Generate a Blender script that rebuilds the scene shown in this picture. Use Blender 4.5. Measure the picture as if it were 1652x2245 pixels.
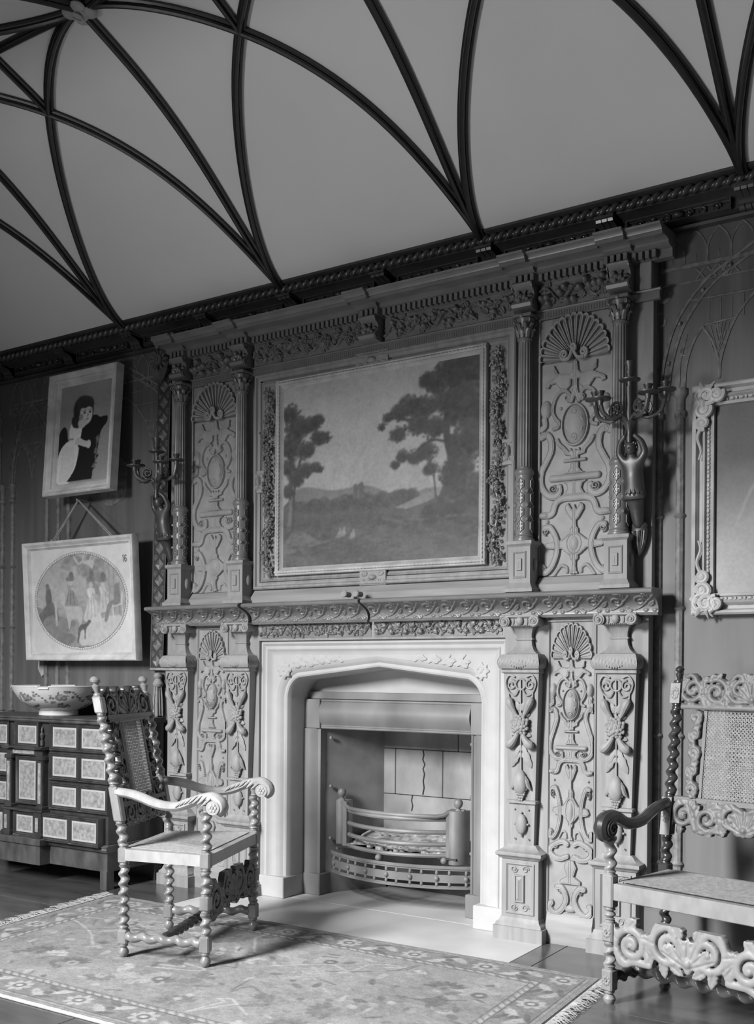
import bpy, math, random
import numpy as np
from mathutils import Matrix, Vector

# ------------------------------------------------------------------ scene, camera, light
SC = bpy.context.scene
COL = SC.collection
for _o in list(bpy.data.objects):
    bpy.data.objects.remove(_o)
pi, cos, sin, rad = math.pi, math.cos, math.sin, math.radians

FPX, PX, PY = 2274.0, 826.0, 1474.0          # focal length and principal point in photo pixels
YAW, ROLL = rad(32.95), rad(0.40)
_f = Vector((-sin(YAW), cos(YAW), 0)); _r0 = Vector((cos(YAW), sin(YAW), 0)); _u0 = Vector((0, 0, 1))
_r = _r0 * cos(ROLL) + _u0 * sin(ROLL); _u = -_r0 * sin(ROLL) + _u0 * cos(ROLL)
cam_d = bpy.data.cameras.new('camera')
cam = bpy.data.objects.new('camera', cam_d); COL.objects.link(cam)
cam.matrix_world = Matrix(((_r.x, _u.x, -_f.x, 0), (_r.y, _u.y, -_f.y, -4.63), (_r.z, _u.z, -_f.z, 1.28), (0, 0, 0, 1)))
cam_d.sensor_fit = 'HORIZONTAL'; cam_d.sensor_width = 36.0
cam_d.lens = 36.0 * FPX / 1652.0
cam_d.shift_y = (PY - 2245 / 2) / 1652.0
cam_d.clip_start = 0.05; cam_d.clip_end = 100
SC.camera = cam

vs = SC.view_settings
vs.view_transform = 'Standard'; vs.look = 'None'; vs.gamma = 1.0; vs.use_curve_mapping = False
vs.exposure = 0.0
try:
    SC.cycles.use_denoising = True
except Exception:
    pass

world = bpy.data.worlds.new('room_light'); SC.world = world
world.use_nodes = True
world.node_tree.nodes['Background'].inputs[0].default_value = (1, 1, 1, 1)
world.node_tree.nodes['Background'].inputs[1].default_value = 0.014

def area(name, loc, target, sx, sy, power, spread=180):
    d = bpy.data.lights.new(name, 'AREA'); d.shape = 'RECTANGLE'; d.size = sx; d.size_y = sy
    d.energy = power; d.spread = rad(spread)
    o = bpy.data.objects.new(name, d); COL.objects.link(o)
    o.location = loc
    v = Vector(target) - Vector(loc)
    o.rotation_euler = v.to_track_quat('-Z', 'Y').to_euler()
    return o
# daylight of the bay windows behind the camera, coming down from the sky
area('window_daylight', (-4.25, -6.6, 4.3), (-1.5, 0.0, 0.4), 1.0, 2.9, 480, 106)
area('ceiling_fill', (-4.25, -6.4, 0.7), (-0.2, -0.7, 3.9), 1.1, 0.8, 37, 100)  # added uplight, out of view, that brightens the ceiling

# ------------------------------------------------------------------ mesh helpers
def A(x): return np.asarray(x, float)

class M:
    def __init__(s): s.V = []; s.F = []; s.n = 0
    def add(s, vf, T=None):
        v, f = vf
        v = A(v)
        if T is not None:
            T = np.array(T); v = v @ T[:3, :3].T + T[:3, 3]
        n = s.n
        if isinstance(f, np.ndarray): s.F.extend((f + n).tolist())
        else: s.F.extend([[i + n for i in q] for q in f])
        s.V.append(v); s.n += len(v)
        return s
    def copy_of(s, m, T=None):
        s.add((np.vstack(m.V), m.F), T); return s
    def mesh(s, name, smooth=35, colors=None):
        me = bpy.data.meshes.new(name)
        me.from_pydata(np.vstack(s.V).tolist(), [], s.F)
        if smooth:
            me.shade_smooth(); me.set_sharp_from_angle(angle=rad(smooth))
        if colors is not None:
            at = me.color_attributes.new('Col', 'FLOAT_COLOR', 'POINT')
            c = np.ones((len(colors), 4), np.float32); c[:, :3] = colors[:, None] if colors.ndim == 1 else colors
            at.data.foreach_set('color', c.ravel())
        me.update()
        return me

def loc(x, y, z): return np.array(Matrix.Translation((x, y, z)))
def rotz(a, x=0, y=0, z=0): return np.array(Matrix.Translation((x, y, z)) @ Matrix.Rotation(a, 4, 'Z'))
def roty(a, x=0, y=0, z=0): return np.array(Matrix.Translation((x, y, z)) @ Matrix.Rotation(a, 4, 'Y'))
def rotx(a, x=0, y=0, z=0): return np.array(Matrix.Translation((x, y, z)) @ Matrix.Rotation(a, 4, 'X'))
def scl(a, b, c, x=0, y=0, z=0): return np.array(Matrix.Translation((x, y, z)) @ Matrix.Diagonal((a, b, c, 1)))

def box(x0, x1, y0, y1, z0, z1, c=0.0):
    if c <= 0:
        v = [(x, y, z) for x in (x0, x1) for y in (y0, y1) for z in (z0, z1)]
        return v, [(0, 1, 3, 2), (4, 6, 7, 5), (0, 4, 5, 1), (2, 3, 7, 6), (0, 2, 6, 4), (1, 5, 7, 3)]
    # chamfered box: three vertices per corner
    v = []; f = []
    X, Y, Z = (x0, x1), (y0, y1), (z0, z1)
    sg = (1, -1)
    idx = {}
    for i in (0, 1):
        for j in (0, 1):
            for k in (0, 1):
                for ax in range(3):
                    p = [X[i] + sg[i] * c, Y[j] + sg[j] * c, Z[k] + sg[k] * c]
                    p[ax] = (X, Y, Z)[ax][(i, j, k)[ax]]
                    idx[i, j, k, ax] = len(v); v.append(p)
    for s in (0, 1):
        f.append([idx[s, a, b, 0] for a, b in ((0, 0), (1, 0), (1, 1), (0, 1))][::(1 if s else -1)])
        f.append([idx[a, s, b, 1] for a, b in ((0, 0), (0, 1), (1, 1), (1, 0))][::(1 if s else -1)])
        f.append([idx[a, b, s, 2] for a, b in ((0, 0), (1, 0), (1, 1), (0, 1))][::(1 if s else -1)])
    for a in (0, 1):
        for b in (0, 1):
            q = a == b
            f.append([idx[a, b, 0, 0], idx[a, b, 1, 0], idx[a, b, 1, 1], idx[a, b, 0, 1]][::(1 if q else -1)])
            f.append([idx[a, 0, b, 0], idx[a, 0, b, 2], idx[a, 1, b, 2], idx[a, 1, b, 0]][::(1 if q else -1)])
            f.append([idx[0, a, b, 1], idx[1, a, b, 1], idx[1, a, b, 2], idx[0, a, b, 2]][::(1 if q else -1)])
    for i in (0, 1):
        for j in (0, 1):
            for k in (0, 1):
                f.append([idx[i, j, k, 0], idx[i, j, k, 1], idx[i, j, k, 2]][::(1 if (i + j + k) % 2 else -1)])
    return v, f

def grid(P, wrap_u=False, wrap_v=False):
    ny, nx = P.shape[:2]
    I = np.arange(ny * nx).reshape(ny, nx)
    if wrap_u: I = np.hstack([I, I[:, :1]])
    if wrap_v: I = np.vstack([I, I[:1]])
    F = np.stack([I[:-1, :-1], I[:-1, 1:], I[1:, 1:], I[1:, :-1]], -1).reshape(-1, 4)
    return P.reshape(-1, 3), F

def lathe(prof, n=16, a0=0.0, a1=2 * pi, sy=1.0):
    pr = A(prof); full = abs(a1 - a0 - 2 * pi) < 1e-6
    a = np.linspace(a0, a1, n, endpoint=not full)
    P = np.stack([pr[:, 0:1] * np.cos(a), pr[:, 0:1] * np.sin(a) * sy, np.repeat(pr[:, 1:2], len(a), 1)], -1)
    return grid(P, wrap_u=full)

def tube(pts, r, n=7, cap=True, flat=1.0, closed=False, up=(0, 0, 1)):
    p = A(pts); k = len(p); r = np.broadcast_to(A(r), (k,))
    t = np.gradient(p, axis=0)
    if closed: t = np.roll(p, -1, 0) - np.roll(p, 1, 0)
    t /= np.maximum(np.linalg.norm(t, axis=1), 1e-9)[:, None]
    u = A(up); u = u - t[0] * (u @ t[0])
    if np.linalg.norm(u) < 1e-3: u = A((1, 0, 0.1)); u = u - t[0] * (u @ t[0])
    u /= np.linalg.norm(u); U = [u]
    for i in range(1, k):
        u = U[-1] - t[i] * (U[-1] @ t[i]); u /= max(np.linalg.norm(u), 1e-9); U.append(u)
    U = A(U); W = np.cross(t, U)
    a = np.linspace(0, 2 * pi, n, endpoint=False)
    P = p[:, None] + r[:, None, None] * (np.cos(a)[None, :, None] * U[:, None] + flat * np.sin(a)[None, :, None] * W[:, None])
    v, f = grid(P, wrap_u=True, wrap_v=closed)
    f = f.tolist()
    if cap and not closed:
        f.append(list(range(n))[::-1]); f.append(list(range((k - 1) * n, k * n)))
    return v, f

def twist(p0, p1, R=0.02, e=0.011, pitch=0.075, n=12, ends=0.012, phase=0.0):
    """barley-twist turning between two points"""
    p0, p1 = A(p0), A(p1); L = np.linalg.norm(p1 - p0); k = max(12, int(L / pitch * 12))
    s = np.linspace(0, 1, k); d = (p1 - p0) / L
    u = np.cross(d, (0.3, 0.9, 0.2)); u /= np.linalg.norm(u); w = np.cross(d, u)
    env = np.clip(np.minimum(s, 1 - s) * L / ends, 0, 1)
    a = 2 * pi * s * L / pitch + phase
    c = p0 + s[:, None] * (p1 - p0) + (e * env * np.cos(a))[:, None] * u + (e * env * np.sin(a))[:, None] * w
    th = np.linspace(0, 2 * pi, n, endpoint=False)
    rr = R - e * 0.55 * env
    P = c[:, None] + rr[:, None, None] * (np.cos(th)[None, :, None] * u + np.sin(th)[None, :, None] * w)
    v, f = grid(P, wrap_u=True); f = f.tolist()
    f.append(list(range(n))[::-1]); f.append(list(range((k - 1) * n, k * n)))
    return v, f

def ball(c, r, n=10, m=7):
    r = np.broadcast_to(A(r), (3,))
    ph = np.linspace(0.0, pi, m); ph[0] = 0.03; ph[-1] = pi - 0.03
    th = np.linspace(0, 2 * pi, n, endpoint=False)
    P = np.stack([np.sin(ph)[:, None] * np.cos(th), np.sin(ph)[:, None] * np.sin(th), np.repeat(-np.cos(ph)[:, None], n, 1)], -1)
    return grid(P * r + A(c), wrap_u=True)

def prism(poly, y0, y1, axis='y'):
    """extrude a 2D polygon; axis is the extrusion axis, the polygon lies in the other two"""
    p = A(poly); n = len(p); V = []
    for q in (y0, y1):
        for a, b in p:
            V.append({'y': (a, q, b), 'x': (q, a, b), 'z': (a, b, q)}[axis])
    F = [list(range(n)), list(range(n, 2 * n))[::-1]] + [[i, i + n, (i + 1) % n + n, (i + 1) % n] for i in range(n)]
    return V, F

def extr(prof, x0, x1):
    """moulding: profile of (y, z) points extruded along x, capped"""
    return prism(prof, x0, x1, 'x')

def frame(x0, x1, z0, z1, prof, y=0.0):
    """mitred rectangular moulding; profile of (inward distance, height toward the room)"""
    P = []
    for d, h in prof:
        P.append([(x0 + d, y - h, z0 + d), (x1 - d, y - h, z0 + d), (x1 - d, y - h, z1 - d), (x0 + d, y - h, z1 - d)])
    return grid(A(P), wrap_u=True)

def rope(p0, p1, R, pitch, depth=0.25, n=10, lobes=2):
    p0, p1 = A(p0), A(p1); L = np.linalg.norm(p1 - p0); k = int(L / pitch * 8)
    s = np.linspace(0, 1, k); d = (p1 - p0) / L
    u = np.cross(d, (0.1, 0.2, 1)); u /= np.linalg.norm(u); w = np.cross(d, u)
    th = np.linspace(0, 2 * pi, n, endpoint=False)
    rr = R * (1 - depth + depth * np.abs(np.cos((th[None, :] * lobes - 2 * pi * s[:, None] * L / pitch) / 2)) ** 0.7)
    P = (p0 + s[:, None] * (p1 - p0))[:, None] + rr[:, :, None] * (np.cos(th)[None, :, None] * u + np.sin(th)[None, :, None] * w)
    return grid(P, wrap_u=True)

def spiral(cx, cz, r0, r1, a0, turns, n=28):
    t = np.linspace(0, 1, n); a = a0 + turns * 2 * pi * t; r = r0 + (r1 - r0) * t
    return np.stack([cx + r * np.cos(a), cz + r * np.sin(a)], 1)

def spline(pts, n=8):
    """Catmull-Rom through the points"""
    p = A(pts); q = np.vstack([2 * p[0] - p[1], p, 2 * p[-1] - p[-2]]); out = []
    for i in range(1, len(q) - 2):
        for t in np.linspace(0, 1, n, endpoint=False):
            a, b, c, d = q[i - 1:i + 3]
            out.append(0.5 * (2 * b + (c - a) * t + (2 * a - 5 * b + 4 * c - d) * t * t + (3 * b - a - 3 * c + d) * t ** 3))
    out.append(p[-1]); return A(out)

# ------------------------------------------------------------------ relief drawing on a grid
class R:
    def __init__(s, w, h, res, sym=False):
        s.w, s.h, s.sym = w, h, sym
        s.nx, s.ny = max(2, int(w / res) + 1), max(2, int(h / res) + 1)
        s.x = np.linspace(-w / 2, w / 2, s.nx); s.z = np.linspace(0, h, s.ny)
        s.X, s.Z = np.meshgrid(s.x, s.z); s.H = np.zeros_like(s.X); s.res = res
    def win(s, x0, x1, z0, z1):
        i0 = np.searchsorted(s.x, x0); i1 = np.searchsorted(s.x, x1, 'right')
        j0 = np.searchsorted(s.z, z0); j1 = np.searchsorted(s.z, z1, 'right')
        return slice(j0, j1), slice(i0, i1)
    def dist(s, pts, pad):
        p = A(pts); out = None
        w = s.win(p[:, 0].min() - pad, p[:, 0].max() + pad, p[:, 1].min() - pad, p[:, 1].max() + pad)
        X, Z = s.X[w], s.Z[w]; D = np.full(X.shape, 9.0)
        if X.size == 0: return w, D
        for a, b in zip(p[:-1], p[1:]):
            d = b - a; L = d @ d + 1e-12
            t = np.clip(((X - a[0]) * d[0] + (Z - a[1]) * d[1]) / L, 0, 1)
            D = np.minimum(D, np.hypot(X - a[0] - t * d[0], Z - a[1] - t * d[1]))
        return w, D
    def both(s, pts):
        p = A(pts); return [p, p * A((-1, 1))] if s.sym else [p]
    def band(s, pts, w, h, edge=None):
        edge = edge or s.res * 1.2
        for p in s.both(pts):
            k, D = s.dist(p, w)
            s.H[k] = np.maximum(s.H[k], h * np.clip((w / 2 - D) / edge + 0.5, 0, 1))
    def cord(s, pts, w, h, base=0.0):
        for p in s.both(pts):
            k, D = s.dist(p, w)
            q = np.clip(1 - (2 * D / w) ** 2, 0, 1)
            s.H[k] = np.maximum(s.H[k], np.where(q > 0, base + h * np.sqrt(q), 0))
    def strap(s, pts, w, h):
        """flat strap with a raised fillet along both edges"""
        for p in s.both(pts):
            k, D = s.dist(p, w)
            q = h * np.clip((w / 2 - D) / (s.res * 1.2) + 0.5, 0, 1)
            q = np.where((D < w / 2 - 0.0035) & (D > w / 2 - 0.0075), q - 0.0022, q)
            s.H[k] = np.maximum(s.H[k], q)
    def groove(s, pts, w, d):
        for p in s.both(pts):
            k, D = s.dist(p, w)
            s.H[k] -= d * np.clip((w / 2 - D) / (s.res) + 0.3, 0, 1) * (s.H[k] > 0)
    def plate(s, poly, h, rim=True):
        for p in s.both(poly):
            k = s.win(p[:, 0].min(), p[:, 0].max(), p[:, 1].min(), p[:, 1].max())
            X, Z = s.X[k], s.Z[k]; ins = np.zeros(X.shape, bool); q = np.roll(p, -1, 0)
            for a, b in zip(p, q):
                c = (a[1] > Z) != (b[1] > Z)
                if abs(b[1] - a[1]) > 1e-12:
                    ins ^= c & (X < (b[0] - a[0]) * (Z - a[1]) / (b[1] - a[1]) + a[0])
            s.H[k] = np.maximum(s.H[k], np.where(ins, h, 0))
            if rim:
                kk, D = s.dist(np.vstack([p, p[:1]]), 0.01)
                s.H[kk] -= np.where((D > 0.0035) & (D < 0.006) & (s.H[kk] >= h - 1e-6) & (s.H[kk] < h + 1e-6), 0.002, 0)
    def dome(s, cx, cz, rx, rz, h, base=0.0, ang=0.0, p=0.5):
        for sg in ((1, -1) if s.sym and abs(cx) > 1e-6 else (1,)):
            m = max(rx, rz)
            k = s.win(sg * cx - m, sg * cx + m, cz - m, cz + m)
            dx, dz = s.X[k] - sg * cx, s.Z[k] - cz
            a = ang * sg
            u, v = dx * cos(a) + dz * sin(a), -dx * sin(a) + dz * cos(a)
            q = 1 - (u / rx) ** 2 - (v / rz) ** 2
            s.H[k] = np.maximum(s.H[k], np.where(q > 0, base + h * np.clip(q, 0, 1) ** p, 0))
    def leaf(s, x, z, L, w, ang, h):
        ca, sa = cos(ang), sin(ang)
        t = np.linspace(0, 1, 9); c = np.stack([x + L * t * ca, z + L * t * sa], 1)
        nrm = A((-sa, ca)); wd = w * np.sin(pi * np.clip(t, 0, 1) ** 0.8) * (1 + 0.22 * np.cos(t * 25))
        poly = np.vstack([c + nrm * wd[:, None] / 2, (c - nrm * wd[:, None] / 2)[::-1]])
        for p in [poly]:
            s.plate(p, h, rim=False)
        s.groove(c[1:-1], s.res * 1.6, h * 0.45)
    def grapes(s, x, z, L, r, h, seed=0):
        rg = random.Random(seed)
        for row in range(6):
            n = (3, 4, 3, 3, 2, 1)[row]
            for i in range(n):
                s.dome(x + (i - (n - 1) / 2) * r * 1.75 + rg.uniform(-.2, .2) * r, z - row * L / 6, r, r, h, base=h * 0.3)
    def soften(s, k=1):
        for _ in range(k):
            h = np.pad(s.H, 1, 'edge'); h = (h[:-2] + 2 * h[1:-1] + h[2:]) / 4; s.H = (h[:, :-2] + 2 * h[:, 1:-1] + h[:, 2:]) / 4
        return s
    def surf(s, y=0.0, ox=0.0, oz=0.0):
        return grid(np.stack([s.X + ox, y - s.H, s.Z + oz], -1))
    def pierced(s, thick=0.02, thr=1e-4, fn=None):
        """keep only the raised cells; closed plate with walls"""
        K = (s.H[:-1, :-1] > thr).astype(int) + (s.H[1:, :-1] > thr) + (s.H[:-1, 1:] > thr) + (s.H[1:, 1:] > thr) >= 3
        I = np.arange(s.nx * s.ny).reshape(s.ny, s.nx)
        Fr = np.stack([I[:-1, :-1], I[:-1, 1:], I[1:, 1:], I[1:, :-1]], -1)[K]
        N = s.nx * s.ny
        f = [Fr, Fr[:, ::-1] + N]; rimE = []
        Kp = np.pad(K, 1)
        for (dj, di, a, b) in ((-1, 0, 0, 1), (1, 0, 2, 3), (0, 1, 1, 2), (0, -1, 3, 0)):
            nb = Kp[1 + dj:Kp.shape[0] - 1 + dj, 1 + di:Kp.shape[1] - 1 + di]
            E = np.stack([I[:-1, :-1], I[:-1, 1:], I[1:, 1:], I[1:, :-1]], -1)[K & ~nb]
            f.append(np.stack([E[:, b], E[:, a], E[:, a] + N, E[:, b] + N], -1)); rimE.append(E[:, [a, b]])
        F = np.vstack(f)
        s.soften(1)
        V = np.vstack([np.stack([s.X, -s.H, s.Z], -1).reshape(-1, 3), np.stack([s.X, s.X * 0 + thick, s.Z], -1).reshape(-1, 3)])
        rimE = np.vstack(rimE)                   # smooth the stepped outline
        for _ in range(3):
            acc = np.zeros((N, 3)); cnt = np.zeros(N)
            for a, b in ((0, 1), (1, 0)):
                np.add.at(acc, rimE[:, a], V[rimE[:, b]]); np.add.at(cnt, rimE[:, a], 1)
            k = np.nonzero(cnt)[0]; new = .5 * V[k] + .5 * acc[k] / cnt[k][:, None]
            d = new - V[k]; V[k] = new; V[k + N, 0] += d[:, 0]; V[k + N, 2] += d[:, 2]
        u, inv = np.unique(F, return_inverse=True)
        V = V[u]
        if fn is not None: V = fn(V)
        return V, inv.reshape(F.shape)

def fbm(ny, nx, cells, octv=4, seed=0, ratio=1.0):
    rg = np.random.RandomState(seed); out = np.zeros((ny, nx)); amp = 1.0; tot = 0
    for o in range(octv):
        cx = max(2, int(cells * 2 ** o)); cy = max(2, int(cells * ratio * 2 ** o))
        g = rg.rand(cy + 2, cx + 2)
        yy = np.linspace(0, cy, ny, endpoint=False); xx = np.linspace(0, cx, nx, endpoint=False)
        iy, ix = yy.astype(int), xx.astype(int); fy, fx = yy - iy, xx - ix
        fy = fy * fy * (3 - 2 * fy); fx = fx * fx * (3 - 2 * fx)
        a = g[iy][:, ix]; b = g[iy][:, ix + 1]; c = g[iy + 1][:, ix]; d = g[iy + 1][:, ix + 1]
        out += amp * ((a * (1 - fx) + b * fx) * (1 - fy)[:, None] + (c * (1 - fx) + d * fx) * fy[:, None])
        tot += amp; amp *= 0.5
    return out / tot

class Pic(R):
    """a flat picture painted on a grid; z runs up; H holds the grey value (sRGB 0-1)"""
    def fill(s, v): s.H[:] = v
    def blend(s, k, m, v): s.H[k] = s.H[k] * (1 - m) + v * m
    def poly(s, pts, v, soft=0.0):
        t = R.__new__(R); t.__dict__ = dict(s.__dict__); t.H = np.zeros_like(s.H); t.sym = False
        t.plate(A(pts), 1.0, rim=False)
        s.H = s.H * (1 - t.H) + v * t.H
    def ell(s, cx, cz, rx, rz, v, ang=0.0, soft=0.15, amt=1.0):
        m = max(rx, rz) * 1.3
        k = s.win(cx - m, cx + m, cz - m, cz + m)
        dx, dz = s.X[k] - cx, s.Z[k] - cz
        u, w = dx * cos(ang) + dz * sin(ang), -dx * sin(ang) + dz * cos(ang)
        q = np.sqrt((u / rx) ** 2 + (w / rz) ** 2)
        s.blend(k, amt * np.clip((1 - q) / soft + 0.5, 0, 1), v)
    def line(s, pts, w, v, amt=1.0):
        k, D = s.dist(A(pts), w)
        s.blend(k, amt * np.clip((w / 2 - D) / (s.res * 1.0) + 0.5, 0, 1), v)
    def cols(s):
        c = np.clip(s.H, 0, 1).ravel()
        return np.where(c < 0.04045, c / 12.92, ((c + 0.055) / 1.055) ** 2.4)

# ------------------------------------------------------------------ materials
def g2l(c): return c / 12.92 if c < 0.04045 else ((c + 0.055) / 1.055) ** 2.4
MATS = {}
def mat(name, v, rough=0.5, var=0.15, scale=6.0, stretch=(1, 1, 1), bump=0.0, spec=0.5, metal=0.0, bscale=None, attr=False, coat=0.0):
    m = bpy.data.materials.new(name); m.use_nodes = True; nt = m.node_tree; b = nt.nodes['Principled BSDF']
    b.inputs['Roughness'].default_value = rough; b.inputs['Metallic'].default_value = metal
    b.inputs['Specular IOR Level'].default_value = spec
    b.inputs['Coat Weight'].default_value = coat; b.inputs['Coat Roughness'].default_value = 0.15
    tc = nt.nodes.new('ShaderNodeTexCoord'); mp = nt.nodes.new('ShaderNodeMapping')
    mp.inputs['Scale'].default_value = stretch; nt.links.new(tc.outputs['Object'], mp.inputs['Vector'])
    nz = nt.nodes.new('ShaderNodeTexNoise'); nz.inputs['Scale'].default_value = scale; nz.inputs['Detail'].default_value = 5
    nt.links.new(mp.outputs['Vector'], nz.inputs['Vector'])
    rp = nt.nodes.new('ShaderNodeMapRange'); rp.inputs['From Min'].default_value = 0.3; rp.inputs['From Max'].default_value = 0.7
    rp.inputs['To Min'].default_value = 1 - var; rp.inputs['To Max'].default_value = 1 + var
    nt.links.new(nz.outputs['Fac'], rp.inputs['Value'])
    mx = nt.nodes.new('ShaderNodeMix'); mx.data_type = 'RGBA'; mx.blend_type = 'MULTIPLY'; mx.inputs['Factor'].default_value = 1
    if attr:
        at = nt.nodes.new('ShaderNodeVertexColor'); at.layer_name = 'Col'; nt.links.new(at.outputs['Color'], mx.inputs[6])
    else:
        mx.inputs[6].default_value = (v, v, v, 1)
    cb = nt.nodes.new('ShaderNodeCombineColor')
    for i in range(3): nt.links.new(rp.outputs['Result'], cb.inputs[i])
    nt.links.new(cb.outputs['Color'], mx.inputs[7])
    nt.links.new(mx.outputs[2], b.inputs['Base Color'])
    if bump:
        n2 = nt.nodes.new('ShaderNodeTexNoise'); n2.inputs['Scale'].default_value = bscale or scale * 6; n2.inputs['Detail'].default_value = 4
        nt.links.new(mp.outputs['Vector'], n2.inputs['Vector'])
        bp = nt.nodes.new('ShaderNodeBump'); bp.inputs['Strength'].default_value = bump; bp.inputs['Distance'].default_value = 0.004
        nt.links.new(n2.outputs['Fac'], bp.inputs['Height']); nt.links.new(bp.outputs['Normal'], b.inputs['Normal'])
    MATS[name] = m
    return m
mat('oak', 0.27, 0.55, 0.16, 5, (6, 6, 0.6), 0.10, 0.22)
mat('oak_across', 0.27, 0.55, 0.16, 5, (0.6, 6, 6), 0.10, 0.22)
mat('darker_oak', 0.18, 0.34, 0.16, 8, (1, 2, 2), 0.08, 0.5)  # darker, glossier oak tone for crown, columns, friezes and mantel
mat('oak_carved', 0.28, 0.5, 0.14, 14, (1, 1, 1), 0.06, 0.25)
mat('dark_oak', 0.055, 0.28, 0.25, 8, (1, 2, 2), 0.06, 0.6)
mat('rib_wood', 0.022, 0.32, 0.25, 8, (2, 2, 2), 0.05, 0.6)
mat('plaster', 0.74, 0.85, 0.05, 1.2, (1, 1, 1), 0.04, 0.2, bscale=40)
mat('stone', 0.44, 0.7, 0.06, 9, (1, 1, 1), 0.08, 0.3, bscale=90)
mat('marble', 0.52, 0.5, 0.16, 2.2, (1, 1, 1), 0.03, 0.4)
mat('steel', 0.20, 0.48, 0.35, 3.5, (1, 1, 0.5), 0.05, 0.4, 0.0)
mat('iron', 0.24, 0.52, 0.25, 6, (1, 1, 1), 0.08, 0.5, 0.2)
mat('firebrick', 0.30, 0.9, 0.35, 5, (1, 1, 0.6), 0.25, 0.2, bscale=35)
mat('ash', 0.5, 0.95, 0.55, 25, (1, 1, 1), 0.3, 0.1)
mat('soot', 0.05, 0.95, 0.4, 9, (1, 1, 1), 0.1, 0.2)
mat('wall_panel', 0.132, 0.5, 0.22, 3, (5, 5, 0.35), 0.05, 0.4)
mat('tracery', 0.185, 0.55, 0.35, 30, (1, 1, 1), 0.08, 0.3)
mat('wall_lining', 0.15, 0.55, 0.12, 3, (4, 4, 0.4), 0.03, 0.4)
mat('pale_gilt', 0.62, 0.45, 0.22, 10, (1, 1, 1), 0.08, 0.4)
mat('gilt', 0.42, 0.5, 0.22, 10, (1, 1, 1), 0.08, 0.35, 0.0)
mat('white_gilt', 0.58, 0.5, 0.2, 12, (1, 1, 1), 0.08, 0.35, 0.0)
mat('bronze', 0.11, 0.42, 0.22, 12, (1, 1, 1), 0.05, 0.5, 0.55)
mat('walnut', 0.20, 0.30, 0.22, 12, (2, 2, 1), 0.05, 0.6, coat=0.25)
mat('walnut_dark', 0.035, 0.28, 0.25, 12, (2, 2, 1), 0.05, 0.6, coat=0.2)  # shade on the armchair's carving put into the colour; settee posts are dark wood
mat('walnut_lit', 0.33, 0.34, 0.14, 12, (2, 2, 1), 0.05, 0.6, coat=0.15)  # same walnut with the light on chair rails and arms put into the colour
mat('settee_wood', 0.23, 0.5, 0.14, 12, (2, 2, 1), 0.05, 0.5)
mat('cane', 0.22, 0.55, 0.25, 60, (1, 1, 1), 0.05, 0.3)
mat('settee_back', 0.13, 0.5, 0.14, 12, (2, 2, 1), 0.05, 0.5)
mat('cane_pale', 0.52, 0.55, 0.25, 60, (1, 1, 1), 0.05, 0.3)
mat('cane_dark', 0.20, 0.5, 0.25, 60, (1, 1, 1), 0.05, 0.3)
mat('ebony', 0.045, 0.30, 0.35, 7, (2, 2, 1), 0.05, 0.6, coat=0.2)
mat('ebony_worn', 0.075, 0.45, 0.45, 6, (2, 2, 1), 0.05, 0.5)
mat('ivory', 0.42, 0.5, 0.06, 20, (1, 1, 1), 0.0, 0.4)
mat('engraved', 0.27, 0.55, 0.35, 45, (1, 1, 1), 0.1, 0.4, bscale=120)
mat('floor_board', 0.085, 0.20, 0.30, 2.5, (1, 4, 1), 0.03, 0.5, coat=0.2)
mat('silk', 0.10, 0.6, 0.2, 20, (1, 1, 1), 0.05, 0.4)
mat('fringe', 0.30, 0.9, 0.25, 30, (1, 1, 1), 0.1, 0.1)
mat('cord', 0.30, 0.7, 0.2, 30, (1, 1, 1), 0.1, 0.2)
mat('paint', 1.0, 0.55, 0.07, 60, (1, 1, 1), 0.04, 0.4, attr=True)
mat('print', 1.0, 0.6, 0.03, 30, (1, 1, 1), 0.0, 0.3, attr=True)
mat('carpet', 1.0, 0.95, 0.14, 90, (1, 1, 1), 0.5, 0.05, attr=True, bscale=260)
mat('china', 1.0, 0.16, 0.02, 10, (1, 1, 1), 0.0, 0.5, attr=True)
mat('patch', 0.42, 0.8, 0.2, 20, (1, 1, 1), 0.1, 0.2)

# ------------------------------------------------------------------ object helpers
def put(o, parent=None, at=(0, 0, 0)):
    COL.objects.link(o); o.location = at
    if parent is not None: o.parent = parent
    return o
def obj(name, m, material, parent=None, at=(0, 0, 0), smooth=35, colors=None):
    me = m if isinstance(m, bpy.types.Mesh) else m.mesh(name, smooth, colors)
    if not me.materials: me.materials.append(MATS[material])
    return put(bpy.data.objects.new(name, me), parent, at)
def thing(name, label, cat, at=(0, 0, 0), rz=0.0, group=None):
    o = bpy.data.objects.new(name, None); COL.objects.link(o); o.location = at; o.rotation_euler = (0, 0, rz)
    o.empty_display_size = 0.1
    return tag(o, label, cat, group)
def tag(o, label, cat, group=None):
    o['label'] = label; o['category'] = cat
    if group: o['group'] = group
    return o
def struct(o, label=None):
    o['kind'] = 'structure'
    if label: o['label'] = label
    return o
def stuff(o): o['kind'] = 'stuff'; return o
def one(f): m = M(); m.add(f); return m
XC = -3.015                                   # centre of the chimneypiece
XI, XO = 0.888, 1.362                         # pilaster and column axes from the centre
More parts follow.
